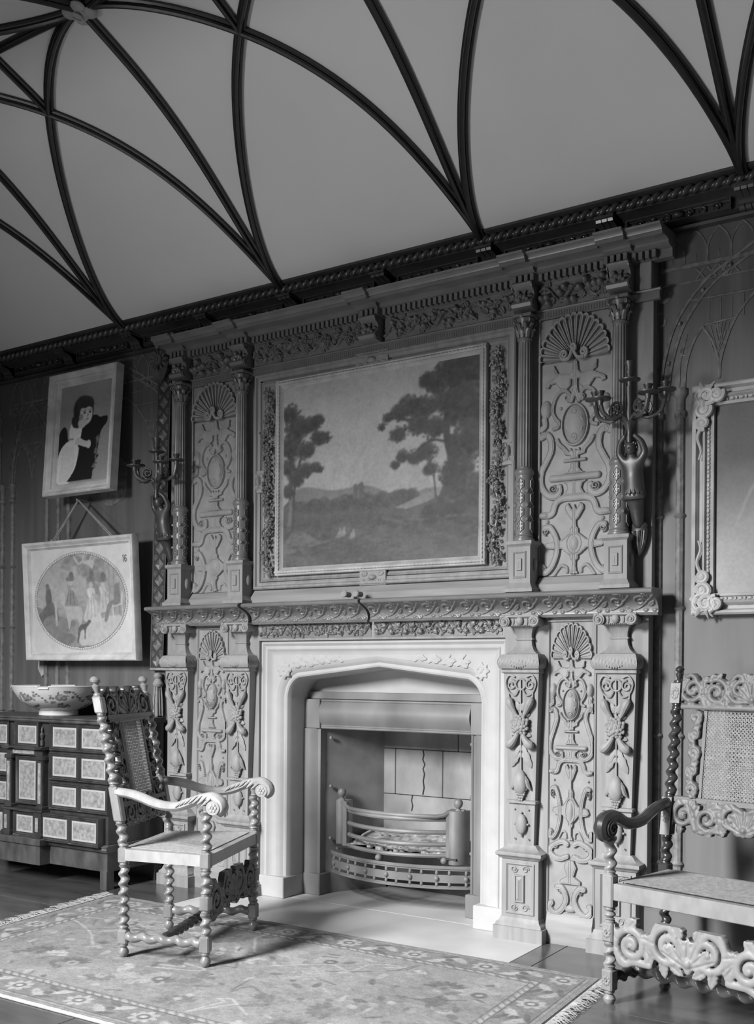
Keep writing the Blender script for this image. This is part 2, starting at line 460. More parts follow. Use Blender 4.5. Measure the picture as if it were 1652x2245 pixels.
# ------------------------------------------------------------------ floor and hearth
XL, XR, YB = -8.2, 1.3, -3.1                  # extent of the gallery
fl = obj('floor', one(box(XL, XR, -5.4, 0.8, -0.08, -0.012)), 'soot')
tag(struct(fl), 'dark polished floor of wide boards around the pale hearth', 'floor')
def slab(name, x0, x1, y0, y1, material, z=0.0):
    return obj(name, one(box(x0 + .002, x1 - .002, y0 + .002, y1 - .002, z - 0.02, z, 0.0015)), material, fl)
for x0, x1, ys in ((XL, -6.4, (-5.4, -3.1, -1.9, -.845, .1)), (-6.4, -5.2, (-5.4, -3.1, -1.9, -.845, .1)), (-5.2, -4.04, (-5.4, -3.1, -1.9, -.845, .1)),
                   (-4.04, -3.0, (-5.4, -3.1, -1.9, -.62)), (-3.0, -1.998, (-5.4, -3.1, -1.9, -.62)), (-1.998, -1.893, (-5.4, -3.1, -1.9, -.845, .1)),
                   (-1.893, -.75, (-5.4, -3.1, -1.9, -.845, .1)), (-.75, XR, (-5.4, -3.1, -1.9, -.845, .1))):
    for a, b in zip(ys[:-1], ys[1:]): slab('floor_board', x0, x1, a, b, 'floor_board')
slab('hearth_slab', -4.04, -1.998, -.62, .055, 'marble')
slab('hearth_slab', -3.76, -2.27, .055, .75, 'marble')

# ------------------------------------------------------------------ walls
W = 0.07                                      # wall plane; the chimneypiece stands proud of it
wm = M()
wm.add(box(XL, -4.40, W, W + .1, 0, 3.6)); wm.add(box(-1.62, XR, W, W + .1, 0, 3.6)); wm.add(box(-4.40, -1.62, W, W + .1, 1.45, 3.6))
wm.add(box(-4.40, -3.76, W, W + .1, 0, 1.45)); wm.add(box(-2.27, -1.62, W, W + .1, 0, 1.45))
wall = tag(struct(obj('wall_back', wm, 'wall_panel')), 'panelled wall painted with gothic tracery on both sides of the chimneypiece', 'wall')
bl = obj('baseboard_right', one(extr([(W, 0), (-.13, 0), (-.13, .235), (-.115, .245), (-.125, .262), (-.10, .275), (-.08, .285), (W, .29)], -1.50, XR)), 'wall_lining')
tag(struct(bl), 'deep moulded baseboard running behind the settee', 'baseboard')
bl = obj('baseboard_left', one(extr([(W, 0), (.04, 0), (.04, .2), (.055, .22), (W, .22)], XL, -4.50)), 'wall_panel')
tag(struct(bl), 'plain dark baseboard behind the inlaid cabinet', 'baseboard')

def stroke(m, pts, r=.006, y=W - .002, flat=.6):
    p = A(pts); m.add(tube(np.stack([p[:, 0], np.full(len(p), y), p[:, 1]], 1), r, 5, flat=flat))
def shafts(*xs):
    for x in xs:
            m = M()
            m.add(lathe([(.021, .3), (.021, 2.44), (.03, 2.45), (.03, 2.47), (.021, 2.48), (.021, 2.53), (.034, 2.55), (.034, 2.575), (.0, 2.58)], 9), loc(x, W, 0))
            for z in (.42, 1.0, 1.58, 2.0): m.add(lathe([(.021, -.012), (.029, 0), (.021, .012)], 9), loc(x, W, z))
            obj('shaft', m, 'tracery', wall)
def wide(cx):
    hw = .522; m = M()
    def W_(sg, l): return [(cx + sg * (hw - a), z) for a, z in l]
    for sg in (-1, 1):
        q = ((.0, 2.55), (.015, 2.70), (.07, 2.88), (.19, 3.04), (.33, 3.13), (.43, 3.19), (hw, 3.235))
        stroke(m, spline(W_(sg, q)), .010); stroke(m, spline(W_(sg, [(a + .035, z - .02) for a, z in q[:-1]] + [(hw, 3.20)])), .009)
        stroke(m, spline(W_(sg, ((.11, 2.57), (.118, 2.68), (.15, 2.78), (.19, 2.845)))), .007); stroke(m, spline(W_(sg, ((.265, 2.60), (.262, 2.68), (.235, 2.77), (.19, 2.845)))), .007)
        stroke(m, spline(W_(sg, ((.265, 2.60), (.275, 2.70), (.33, 2.85), (.42, 2.96), (hw, 3.035)))), .007)
        stroke(m, W_(sg, ((.19, 2.85), (.335, 2.86))), .005); stroke(m, W_(sg, ((.12, 2.97), (hw, 2.97))), .004); stroke(m, W_(sg, ((.085, 2.57), (.09, 2.70), (.12, 2.82))), .005)
        for k in range(6):
            stroke(m, W_(sg, ((.205 + .02 * k, 2.84), (.24 + .012 * k, 2.72 + .016 * k))), .0026); stroke(m, W_(sg, ((.31 - .018 * k, 2.85), (.25 + .006 * k, 2.69 + .028 * k))), .0026)
            stroke(m, W_(sg, ((.22 + .05 * k, 2.865), (.22 + .05 * k, 2.96))), .0022)
        for k in range(4):
            t = .1 + .22 * k; stroke(m, W_(sg, ((.16 + .05 * k, 3.06), (.20 + .05 * k, 3.11))), .005); stroke(m, W_(sg, ((.20 + .05 * k, 3.06), (.16 + .05 * k, 3.11))), .005)
            x, z = np.interp(t, [0, .3, .6, 1], [.02, .08, .22, .45]), np.interp(t, [0, .3, .6, 1], [2.62, 2.86, 3.04, 3.17]); m.add(ball((cx + sg * (hw - x), W - .008, z), .010, 6, 5))
        stroke(m, spiral(cx + sg * (hw - .02), 3.02, .05, .02, pi / 2 - .4 * sg, -sg * .8), .007); stroke(m, spiral(cx + sg * (hw - .005), 2.90, .038, .015, pi / 2, -sg * .8), .006); stroke(m, spiral(cx + sg * (hw - .11), 2.75, .03, .012, 0, sg * .9), .004)
        stroke(m, W_(sg, ((-.012, 2.57), (-.012, 3.10))), .004)
    obj('tracery_arch', m, 'tracery', wall); lancets(cx, hw, 10)
def bay(cx):
    hw = .21; m = M()
    for sg in (-1, 1):
        stroke(m, spline([(cx + sg * a * .86, z) for a, z in ((.245, 2.57), (.232, 2.70), (.19, 2.87), (.11, 3.02), (.0, 3.115))]), .010)
        stroke(m, spline([(cx + sg * a, z) for a, z in ((.205, 2.57), (.195, 2.70), (.155, 2.85), (.085, 2.98), (.0, 3.06))]), .006)
        stroke(m, spline([(cx + sg * a, z) for a, z in ((.185, 2.57), (.178, 2.66), (.15, 2.77), (.095, 2.84))]), .006)
        stroke(m, spline([(cx + sg * a, z) for a, z in ((.0, 2.60), (.018, 2.68), (.05, 2.77), (.095, 2.84))]), .006)
        stroke(m, spiral(cx + sg * .20, 2.98, .045, .02, pi / 2, .9), .005)
        stroke(m, spiral(cx + sg * .225, 2.80, .03, .012, 0, .9), .004)
        stroke(m, spiral(cx + sg * .13, 2.90, .028, .012, pi, .9), .004)
        for k in range(4):
            a = .03 + .018 * k
            stroke(m, [(cx + sg * (.012 + .02 * k), 2.835), (cx + sg * (.0 + .014 * k), 2.72 + .02 * k)], .0028)
            stroke(m, [(cx + sg * (.012 + .018 * k), 2.70 + .03 * k), (cx + sg * (.05 + .012 * k), 2.835)], .0028)
            stroke(m, [(cx + sg * (.10 + .04 * k), 3.06), (cx + sg * (.13 + .04 * k), 3.11)], .005)
            stroke(m, [(cx + sg * (.13 + .04 * k), 3.06), (cx + sg * (.10 + .04 * k), 3.11)], .005)
        for k in range(5):
            stroke(m, [(cx + sg * (.015 + .025 * k), 2.845), (cx + sg * (.015 + .025 * k), 2.93)], .0025)
        for q in range(4):
            t = (.1 + .2 * q); m.add(ball((cx + sg * (.235 - .19 * t ** 2), W - .008, 2.65 + .42 * t), .009, 6, 5))
    stroke(m, [(cx - .10, 2.84), (cx + .10, 2.84)], .005); stroke(m, [(cx - .17, 2.94), (cx + .17, 2.94)], .004)
    obj('tracery_arch', m, 'tracery', wall); lancets(cx, hw, 4)
def lancets(cx, hw, n):
    m = M()
    m.add(box(cx - hw, cx + hw, W - .006, W, 3.118, 3.134)); m.add(box(cx - hw, cx + hw, W - .004, W, 3.05, 3.057))
    for k in range(n):
        x = cx - hw + (k + .5) * 2 * hw / n; a = hw / n - .004
        for sg in (-1, 1):
            stroke(m, spline([(x + sg * a, 3.135), (x + sg * a, 3.205), (x + sg * a * .6, 3.25), (x, 3.283)]), .004)
        m.add(ball((x, W, 3.165), (.004, .004, .02), 6, 5))
    obj('lancet_frieze', m, 'tracery', wall)
for c in (-5.885, -7.62, -.22): bay(c)
for c in (-4.985, -6.76, -.985, .55): wide(c)
shafts(-5.722, -5.608, -5.506, -6.19, -6.082, -7.30, -7.40)
shafts(-1.512, -1.412, -.47, -.38, -.06, .03, 1.08)
for x0, x1 in ((-1.375, -.51), (-.34, -.10), (.07, XR)): obj('lining_panel', one(box(x0, x1, W - .004, W, .29, 2.56)), 'wall_lining', wall)
# torn patches of old wall lining
for pts in ([(-5.20, 2.44), (-5.195, 2.38), (-5.15, 2.355), (-5.10, 2.345), (-5.05, 2.36), (-4.985, 2.385), (-4.965, 2.43), (-4.965, 2.62), (-5.03, 2.66), (-5.2, 2.66)],):
    obj('lining_patch', one(prism(pts, W - .004, W)), 'tracery', wall)
obj('lining_patch', one(prism([(-5.79, 1.37), (-5.72, 1.375), (-5.66, 1.37), (-5.73, 1.315), (-5.71, 1.27), (-5.76, 1.235), (-5.80, 1.29)], W - .012, W - .008)), 'patch', wall)

# ------------------------------------------------------------------ coved ceiling with carved ribs
_ys = A([.15, .25, .36, .535, .63, .776, .895, 1.04, 1.14, 1.26, 1.44, 1.55]); _zs = A([3.42, 3.475, 3.535, 3.665, 3.74, 3.835, 3.905, 3.985, 4.03, 4.08, 4.150, 4.18])
_pc = np.polyfit(_ys, _zs, 4)
def zc(y):
    a = np.clip(-A(y), 0, 3.1); a = np.where(a > 1.55, 3.1 - a, a); return np.polyval(_pc, np.maximum(a, .1))
yy = np.linspace(-.14, -2.96, 60); xx = np.linspace(XL, XR, 40)
Xg, Yg = np.meshgrid(xx, yy)
ceil = obj('ceiling', one(grid(np.stack([Xg, Yg, zc(Yg)], -1))), 'plaster', smooth=80)
tag(struct(ceil), 'pale coved plaster ceiling crossed by dark moulded ribs', 'ceiling')
SP, S0 = 1.232, -4.795                        # spacing of the rib springings
_do = A([0, .05, .09, .13, .2, .25, .31, .36, .42, .5, .65, .78, .9, 1.0]); _dy = A([.15, .41, .51, .61, .775, .85, .945, 1.02, 1.095, 1.2, 1.36, 1.455, 1.52, 1.55])
_dp = np.polyfit(_do ** .5, _dy, 5)
def rib(path, w=.021):
    """three rolls side by side following the vault"""
    p = A(path); t = np.gradient(p, axis=0); t /= np.linalg.norm(t, axis=1)[:, None]
    dz = (zc(p[:, 1] - .01) - zc(p[:, 1] + .01)) / -.02
    n = np.stack([0 * dz, -dz, 0 * dz + 1], 1); n /= np.linalg.norm(n, axis=1)[:, None]
    s = np.cross(t, n); s /= np.linalg.norm(s, axis=1)[:, None]
    m = M()
    m.add(tube(p - n * .026, w * .62, 8)); m.add(tube(p - n * .012 + s * w * .72, w * .46, 6)); m.add(tube(p - n * .012 - s * w * .72, w * .46, 6))
    m.add(tube(p - n * .004, w * 1.0, 6))
    return obj('rib', m, 'rib_wood', ceil)
for k in range(-2, 6):
    x0 = S0 + SP * k
    if x0 > XR - .05: continue
    for side in (1, -1):
        def Y(a): return a if side == 1 else -3.1 - a
        y = Y(np.linspace(-.13, -1.55, 26)); rib(np.stack([np.full(26, x0), y, zc(y)], 1))
        for sg in (-1, 1):
            o = np.linspace(0, 1, 34) ** 1.6
            y = Y(-np.polyval(_dp, o ** .5)); x = x0 + sg * o * SP
            if x.min() < XL - .1 or x.max() > XR + .1:
                q = (x > XL) & (x < XR); o, x, y = o[q], x[q], y[q]
            rib(np.stack([x, y, zc(y)], 1))
        xm = x0 + SP / 2
        if xm < XR:
            y = Y(np.linspace(-1.2, -1.55, 8)); rib(np.stack([np.full(8, xm), y, zc(y)], 1), .018)
    if x0 + SP < XR:
        x = np.linspace(x0, x0 + SP, 12); rib(np.stack([x, np.full(12, -1.55), zc(np.full(12, -1.55))], 1))
    b = M()                                   # carved boss: lobed leaf plate with a knot
    for q in range(4):
        a = q * pi / 2 + .5; b.add(ball((x0 + .042 * cos(a), -1.55 + .042 * sin(a), 4.145), (.038, .038, .016), 12, 7))
    b.add(ball((x0, -1.55, 4.14), (.042, .042, .02), 12, 7)); b.add(tube(spline([(x0 - .025, -1.565, 4.122), (x0, -1.535, 4.116), (x0 + .02, -1.565, 4.118), (x0 + .008, -1.585, 4.122)]), .006, 6))
    obj('boss', b, 'gilt', ceil)

# ------------------------------------------------------------------ wall cornice
cm = M()
cm.add(extr([(W, 3.285), (.03, 3.285), (.02, 3.295), (.03, 3.305), (.0, 3.31), (.0, 3.355), (-.03, 3.357), (-.04, 3.362), (-.10, 3.366), (-.10, 3.406), (-.14, 3.409), (-.156, 3.412), (-.158, 3.427), (W, 3.44)], XL, XR))
cor = tag(struct(obj('trim_1', cm, 'dark_oak')), 'dark carved cornice with rope moulding and brackets along the ceiling edge', 'cornice')
rm = M(); bl_ = ball((0, 0, 0), (.036, .020, .0145), 10, 7); x = XL + .05
rm.add(tube([(XL, -.112, 3.388), (XR, -.112, 3.388)], .015, 8))
while x < XR - .03:
    rm.add(bl_, roty(-.66, x, -.120, 3.388)); x += .047
obj('rope_moulding', rm, 'dark_oak', cor, smooth=60)
bm = M()
prof = [(.0, 3.29), (-.018, 3.292), (-.03, 3.305), (-.028, 3.325), (-.06, 3.345), (-.105, 3.352), (-.112, 3.37), (-.10, 3.382), (.0, 3.382)]
for dx in (-.028, 0, .028): bm.add(extr(prof, dx - .012, dx + .012))
bm.add(extr([(.0, 3.292), (-.022, 3.31), (-.05, 3.345), (-.095, 3.36), (-.095, 3.382), (.0, 3.382)], -.04, .04)); bm.add(box(-.047, .047, -.122, 0, 3.366, 3.384, .002))
for v in bm.V: v[:, 2] = 3.29 + (v[:, 2] - 3.29) * .82
bme = bm.mesh('bracket')
r = R(.40, .046, .003, True)
for k in range(3):
    r.cord(spiral(.05 + .06 * k, .023, .019, .004, pi * (k % 2), 1.3), .009, .006, .003)
    r.leaf(.03 + .062 * k, .006, .04, .018, .6, .008)
r.dome(0, .023, .03, .019, .022)
r.H *= 1.6
fr_me = one(r.surf(-.002)).mesh('frieze_panel')
fm = one(frame(-.235, .235, 3.306, 3.358, [(0, .002), (0, .028), (.006, .028), (.008, .012), (.012, .008)])).mesh('frieze_frame')
for j in range(-4, 11):
    x = S0 + SP / 2 * j
    if XL + .1 < x < XR - .1: obj('bracket', bme, 'dark_oak', cor, (x, 0, 0))
    if XL + .3 < x + SP / 4 < XR - .3:
        obj('frieze_panel', fr_me, 'dark_oak', cor, (x + SP / 4, 0, 3.31)); obj('frieze_frame', fm, 'dark_oak', cor, (x + SP / 4, 0, 0))

# unseen lintel added to block daylight from the upper wall, and the vault's far springing
hd = obj('shade_lintel', one(box(XL, XR, YB - .12, YB + .05, 3.0, 3.6)), 'wall_panel')
tag(struct(hd), 'unseen lintel wall added to keep daylight off the upper wall', 'wall')
# ------------------------------------------------------------------ shared carved pieces
def sheared(m, fn):
    m.V = [fn(v.copy()) for v in m.V]; return m
def loft(levels, back=0.0):
    """rectangular loft: (z, half width, y front)"""
    P = A([[(-w, back, z), (-w, y, z), (w, y, z), (w, back, z)] for z, w, y in levels])
    v, f = grid(P, wrap_u=True); f = f.tolist(); n = len(levels)
    f.append([0, 1, 2, 3]); f.append([4 * (n - 1) + i for i in (3, 2, 1, 0)])
    return v, f
def shell(Rr, flutes, y0=-.004, depth=.03, a0=0.0, a1=pi, hub=.28):
    m = M(); na = flutes * 10 + 1; a = np.linspace(a0, a1, na); nr = 14
    q = (np.arange(na) % 10) / 10.0
    lobe = np.sin(pi * q) ** .5
    rr = np.concatenate([np.linspace(.06, .86, 8), [.90, .925, .935, .97, .985, 1.0]])
    rad_ = Rr * rr[:, None] * (1 - .075 * (1 - lobe[None, :]) * rr[:, None])
    lip = ((q < .05) | (np.abs(q - .5) > .31)).astype(float)[None, :]
    H = depth * (.45 + .55 * rr[:, None]) * np.maximum(np.where(rr[:, None] > .93, 1.0, .38), .38 + .62 * lip)
    H[-1] = 0
    P = np.stack([rad_ * np.cos(a), y0 - H, rad_ * np.sin(a)], -1)
    m.add(grid(P))
    for i in range(flutes):                   # a bead in every flute
        t = a0 + (i + .5) * (a1 - a0) / flutes
        m.add(tube([(Rr * s * cos(t), y0 - depth * .42, Rr * s * sin(t)) for s in (.3, .6, .84, .9)], [Rr * .010, Rr * .026, Rr * .040, Rr * .02], 7))
    for sg in (-1, 1):                        # scrolled hub
        p = spiral(sg * Rr * .27, Rr * .10, Rr * .11, Rr * .015, -pi / 2, sg * 1.6)
        m.add(tube(np.stack([p[:, 0], np.full(len(p), y0 - depth * .9), p[:, 1]], 1), Rr * .04, 6))
        m.add(tube(spline([(sg * Rr * .27, y0 - depth, -Rr * .01), (sg * Rr * .12, y0 - depth * 1.2, .0), (sg * Rr * .03, y0 - depth * 1.3, Rr * .14), (0, y0 - depth * 1.3, Rr * .22)]), [Rr * .04] * 24 + [Rr * .03], 6))
    p = spiral(0, Rr * .22, Rr * .09, Rr * .01, -pi / 2, 1.4)
    m.add(tube(np.stack([p[:, 0], np.full(len(p), y0 - depth * 1.25), p[:, 1]], 1), Rr * .04, 6))
    return m

def strapwork(w, h, vmap, us, lower=False):
    """low relief strapwork panel; design given in the measured design units (u from the axis, v downward)"""
    r = R(w, h, .0019 if not lower else .0017, True)
    va = A([a for a, b in vmap]); vb = A([b for a, b in vmap])
    def T(pts): p = A(pts); return np.stack([(755 - p[:, 0]) * us, np.interp(p[:, 1], va, vb)], 1)
    def L(pts): return T(spline(pts, 6))
    hh = .0135
    bw = (66 if lower else 60) * us
    # leaf wings under the shell and the stem
    r.plate(T([(755, -345), (735, -330), (725, -250), (700, -225), (600, -240), (555, -325), (560, -250), (590, -225), (480, -165), (475, -130), (510, -120), (530, -150), (575, -155), (620, -95), (680, -85), (715, -120), (715, -175), (755, -170)]), hh)
    r.strap(L([(755, -170), (750, -80), (735, -30), (720, 20)]), bw * .7, hh)
    r.cord(T(spiral(497, -140, 16, 3, 0, 1.3)), 9 * us, .006, hh * .6); r.cord(T(spiral(672, -135, 22, 3, 0, 1.4)), 10 * us, .006, hh * .6)
    # lyre round the oval
    r.strap(L([(690, 10), (700, -40), (660, -80), (600, -60), (560, 10), (548, 100), (575, 165), (605, 200), (600, 240), (560, 255)]), bw * .55, hh)
    r.cord(T(spiral(690, -12, 28, 4, pi / 2, 1.6)), 11 * us, .007, hh * .6)
    r.dome(*(T([(620, 75)])[0]), 15 * us, 15 * us, .010)
    # oval boss in its ring
    c = T([(755, 235)])[0]; top = T([(755, 55)])[0][1]; rz = abs(top - c[1])
    for k in range(40): pass
    a = np.linspace(0, 2 * pi, 41); ring = np.stack([(105 + 14) * us * np.cos(a), c[1] + (rz + 6 * us) * np.sin(a)], 1)
    r.sym = False; r.band(ring, 16 * us, hh + .003)
    r.dome(0, c[1], 105 * us, rz, .030)
    for k in range(6):
        t = k * pi / 3 + .5; p = spiral(.060 * us / .000552 * cos(t), c[1] + rz * .62 * sin(t), .018 * us / .000552, .004, t, 1.2)
        kk, D = r.dist(p, .01); r.H[kk] += .004 * np.clip(1 - D / (.004), 0, 1) * (r.H[kk] > hh + .004)
    r.sym = True
    # side lyre straps with volutes
    r.strap(L([(440, 320), (490, 300), (530, 350), (535, 450), (495, 540), (445, 640), (440, 750), (490, 840), (560, 872), (610, 840), (612, 790)]), bw, hh)
    r.cord(T(spiral(465, 310, 34, 5, pi, 1.6)), 14 * us, .008, hh * .6); r.cord(T(spiral(562, 800, 46, 6, 0, 1.7)), 15 * us, .010, hh * .6)
    r.strap(L([(590, 360), (610, 400), (650, 440), (690, 490)]), bw * .6, hh); r.dome(*(T([(588, 362)])[0]), 20 * us, 20 * us, .016)
    # pinecone on its scroll
    r.dome(*(T([(482, 70)])[0]), 52 * us, abs(T([(0, 155)])[0][1] - T([(0, 70)])[0][1]), .022)
    r.strap(L([(470, 160), (475, 220), (440, 250)]), bw * .9, hh)
    # urn: cup, bar, neck, foot, base
    r.plate(T([(755, 455), (735, 470), (715, 445), (700, 480), (650, 450), (660, 500), (715, 515), (715, 540), (755, 540)]), hh)
    r.sym = False
    r.cord(T([(660, 556), (850, 556)]), 30 * us, .012, .004)
    r.cord(T([(545, 706), (965, 706)]), 64 * us, .014, .004)
    r.sym = True
    r.plate(T([(755, 575), (715, 575), (718, 620), (690, 660), (660, 672), (755, 672)]), hh)
    r.plate(T([(755, 740), (640, 742), (680, 770), (690, 810), (665, 855), (630, 868), (755, 868)]), hh)
    # bridge strap with rolled ends
    r.strap(L([(755, 893), (660, 893), (600, 915), (570, 960), (555, 1010), (525, 1035), (480, 1035)]), bw, hh)
    r.dome(*(T([(470, 1036)])[0]), 60 * us, 32 * us, .020)
    # star cartouche
    r.plate(T([(755, 950), (735, 1000), (700, 940), (670, 960), (668, 1000), (712, 1075), (738, 1100), (735, 1150), (715, 1175), (715, 1210), (690, 1230), (640, 1270), (500, 1285), (475, 1315), (500, 1340), (560, 1350), (640, 1350), (690, 1395), (715, 1410), (715, 1440), (738, 1465), (735, 1540), (715, 1575), (755, 1580)]), hh)
    r.sym = False
    c = T([(755, 1306)])[0]; rz = abs(T([(755, 1222)])[0][1] - c[1])
    ring = np.stack([66 * us * np.cos(a), c[1] + (rz + 5 * us) * np.sin(a)], 1); r.band(ring, 12 * us, hh + .003); r.dome(0, c[1], 56 * us, rz, .022)
    for u, v in ((755, 1030), (755, 1180), (755, 1432), (660, 1310), (850, 1310)): 
        q = T([(u, v)])[0]; r.dome(q[0], q[1], 17 * us, 17 * us, .014)
    r.sym = True
    # C scrolls either side of the star
    r.strap(L([(480, 1150), (530, 1150), (580, 1230), (600, 1320), (585, 1420), (545, 1510), (490, 1560), (440, 1550), (450, 1500)]), bw * .9, hh + .002)
    r.cord(T(spiral(490, 1182, 34, 5, pi / 2, 1.6)), 14 * us, .008, hh * .6); r.cord(T(spiral(462, 1525, 34, 5, -pi / 2, 1.6)), 14 * us, .008, hh * .6)
    r.dome(*(T([(500, 1095)])[0]), 18 * us, 18 * us, .010)
    r.cord(L([(570, 1585), (600, 1540), (640, 1500), (685, 1520), (690, 1560)]), 30 * us, .010)
    if lower:                                  # second stage of scrolls below the star
        r.strap(L([(700, 1640), (640, 1600), (560, 1630), (470, 1700), (450, 1800), (520, 1880), (620, 1890), (700, 1850)]), bw * 1.2, hh)
        r.cord(T(spiral(520, 1680, 45, 8, 0, 1.5)), 18 * us, .009, .004); r.cord(T(spiral(660, 1860, 34, 6, pi, 1.4)), 16 * us, .009, .004)
        r.plate(T([(755, 1900), (700, 1905), (660, 1960), (700, 2040), (600, 2080), (600, 2110), (755, 2110)]), hh)
        r.dome(*(T([(755, 2000)])[0]), 22 * us, 22 * us, .012)
        r.strap(L([(560, 2150), (620, 2150), (680, 2220), (690, 2300), (620, 2400), (520, 2440), (440, 2380), (470, 2330)]), bw * 1.3, hh)
        r.cord(T(spiral(600, 2185, 32, 6, 0, 1.4)), 16 * us, .009, .004); r.dome(*(T([(755, 2380)])[0]), 90 * us, 60 * us, .016)
    return r

def vine(w, h, kind, seed, amp=.30, res=.0020, hh=.018):
    rg = random.Random(seed); r = R(w, h, res); n = max(2, round(w / (h * 1.15)))
    xs = np.linspace(-w / 2, w / 2, 60); ph = rg.uniform(0, 6)
    zz = h * .5 + h * amp * np.sin(xs / w * n * 2 * pi + ph)
    r.cord(np.stack([xs, zz], 1), h * .075, hh * .8, .001)
    for i in range(2 * n + 1):
        x = -w / 2 + (i + .5) * w / (2 * n + 1); z = h * .5 + h * amp * sin(x / w * n * 2 * pi + ph)
        up = 1 if z < h * .5 else -1
        r.cord(spiral(x + h * .12, h * .5 + up * h * .22, h * .17, h * .03, rg.uniform(0, 6), up * 1.3), h * .045, hh * .5, .001)
        for q in range(4): r.leaf(x + rg.uniform(-.25, .25) * h, rg.uniform(.2, .8) * h, h * rg.uniform(.28, .42), h * .2, rg.uniform(0, 6.3), hh * .55)
        cx, cz = x, h * .5 + up * h * .2
        if kind == 'apple':
            for q in range(3): r.dome(cx + rg.uniform(-.3, .3) * h, min(max(cz + rg.uniform(-.3, .3) * h, .17 * h), .83 * h), h * .15, h * .15, hh * 1.7, .002)
        elif kind == 'pear':
            for q in range(2):
                a = rg.uniform(0, 6.3); px, pz = cx + rg.uniform(-.25, .25) * h, min(max(cz, .2 * h), .8 * h)
                r.dome(px, pz, h * .12, h * .12, hh * 1.5, .002); r.dome(px + cos(a) * h * .13, pz + sin(a) * h * .13, h * .13, h * .06, hh * 1.1, .002, a)
        elif kind == 'grape':
            r.grapes(cx, cz + h * .2, h * .4, h * .052, hh * .9, i); r.grapes(cx + h * .42, h * .72, h * .36, h * .045, hh * .8, i + 50)
        else:
            r.dome(cx, cz, h * .2, h * .16, hh * 1.3, .002, rg.uniform(0, 3))
            for q in range(14):
                r.dome(cx + rg.uniform(-.16, .16) * h, cz + rg.uniform(-.14, .14) * h, h * .04, h * .04, hh * .35, hh * 1.1)
    return r

# ------------------------------------------------------------------ carved chimneypiece, lower stage
CH = thing('chimneypiece', 'carved oak chimneypiece with tapering fruit-hung pilasters beneath the mantel shelf', 'chimneypiece', (XC, 0, 0))
m = M()
for sg in (-1, 1):
    a, b = sorted((sg * .775, sg * 1.49)); m.add(box(a, b, -.02, W, 0, 1.56))
m.add(box(-.775, .775, -.02, W, 1.455, 1.56))
obj('back_board', m, 'oak', CH)
for sg in (-1, 1):
    m = M(); a, b = sorted((sg * 1.01, sg * 1.24)); m.add(extr([(.01, 0), (-.048, 0), (-.048, .10), (-.042, .11), (-.035, .135), (-.024, .15), (.01, .15)], a, b))
    obj('plinth_board', m, 'oak_across', CH)
lmap = [(-345, 1.209), (-17, 1.095), (235, .996), (480, .908), (556, .867), (706, .789), (893, .732), (1036, .675), (1306, .492), (1590, .349), (1890, .266), (2110, .147), (2440, .004)]
sp = strapwork(.218, 1.21, lmap, .000335, True)
spm = one(sp.surf(-.022)).mesh('strapwork_panel', 45)
shm = sheared(shell(.106, 13, -.022, .018), lambda v: v * A((1, 1, 1.62))).mesh('shell')
fmm = one(frame(-.122, .122, .142, 1.535, [(0, 0), (.002, .008), (.007, .010), (.012, .002), (.014, -.004)], -.02)).mesh('panel_frame')
for sg in (-1, 1):
    p = obj('carved_panel', spm, 'oak_carved', CH, (sg * 1.125, 0, .14))
    obj('shell', shm, 'oak_carved', p, (0, 0, 1.212)); obj('panel_frame', fmm, 'oak', p, (0, 0, -.14))
    
# pilaster pieces
ped = M()
ped.add(loft([(0, .128, -.105), (.064, .128, -.105), (.066, .120, -.098), (.078, .118, -.096), (.09, .104, -.084), (.106, .099, -.079), (.108, .096, -.076), (.386, .096, -.076), (.388, .104, -.084), (.398, .110, -.09), (.404, .118, -.10), (.41, .120, -.102), (.42, .118, -.10), (.424, .108, -.09), (.44, .086, -.068), (.452, .074, -.058), (.456, .066, -.056)]))
ped.add(frame(-.075, .075, .125, .37, [(0, 0), (0, .006), (.006, .008), (.012, .002), (.016, -.002)], -.076))
ped.add(frame(-.028, .028, .18, .315, [(0, 0), (.004, .012), (.008, .012), (.010, .006), (.0275, .016)], -.076))
for z in (.155, .34):
    for sg in (-1, 1): p = spiral(sg * .03, z, .018, .004, 0, sg * 1.4); ped.add(tube(np.stack([p[:, 0], np.full(len(p), -.078), p[:, 1]], 1), .004, 5))
ped = ped.mesh('pedestal')
sh = M()
def shw(z): return .060 + (z - .456) / (1.30 - .456) * .032
def shy(z): return -.052 - (z - .456) / (1.30 - .456) * .026
sh.add(loft([(z, shw(z), shy(z)) for z in (.456, .65, .9, 1.1, 1.298)]))
sh.add(loft([(.652, shw(.65) + .001, shy(.65) - .001), (.655, .076, -.072), (.668, .076, -.072), (.672, shw(.67) + .001, shy(.67) - .001)]))
sh.add(loft([(1.280, shw(1.28) + .003, shy(1.28) - .003), (1.284, .098, -.092), (1.303, .098, -.092)]))
sh.add(ball((0, -.066, .555), (.030, .02, .05), 14, 9))
for q in range(4): sh.add(ball((.034 * cos(q * pi / 2), -.066, .555 + .055 * sin(q * pi / 2)), .006, 7, 5))
for sx in (-1, 1):
    for z in (.485, .625): sh.add(ball((sx * .036, -.064, z), .0045, 6, 5))
sh = sh.mesh('pilaster')
cu = M()                                       # leafy cushion
nz_, nx_ = 12, 40
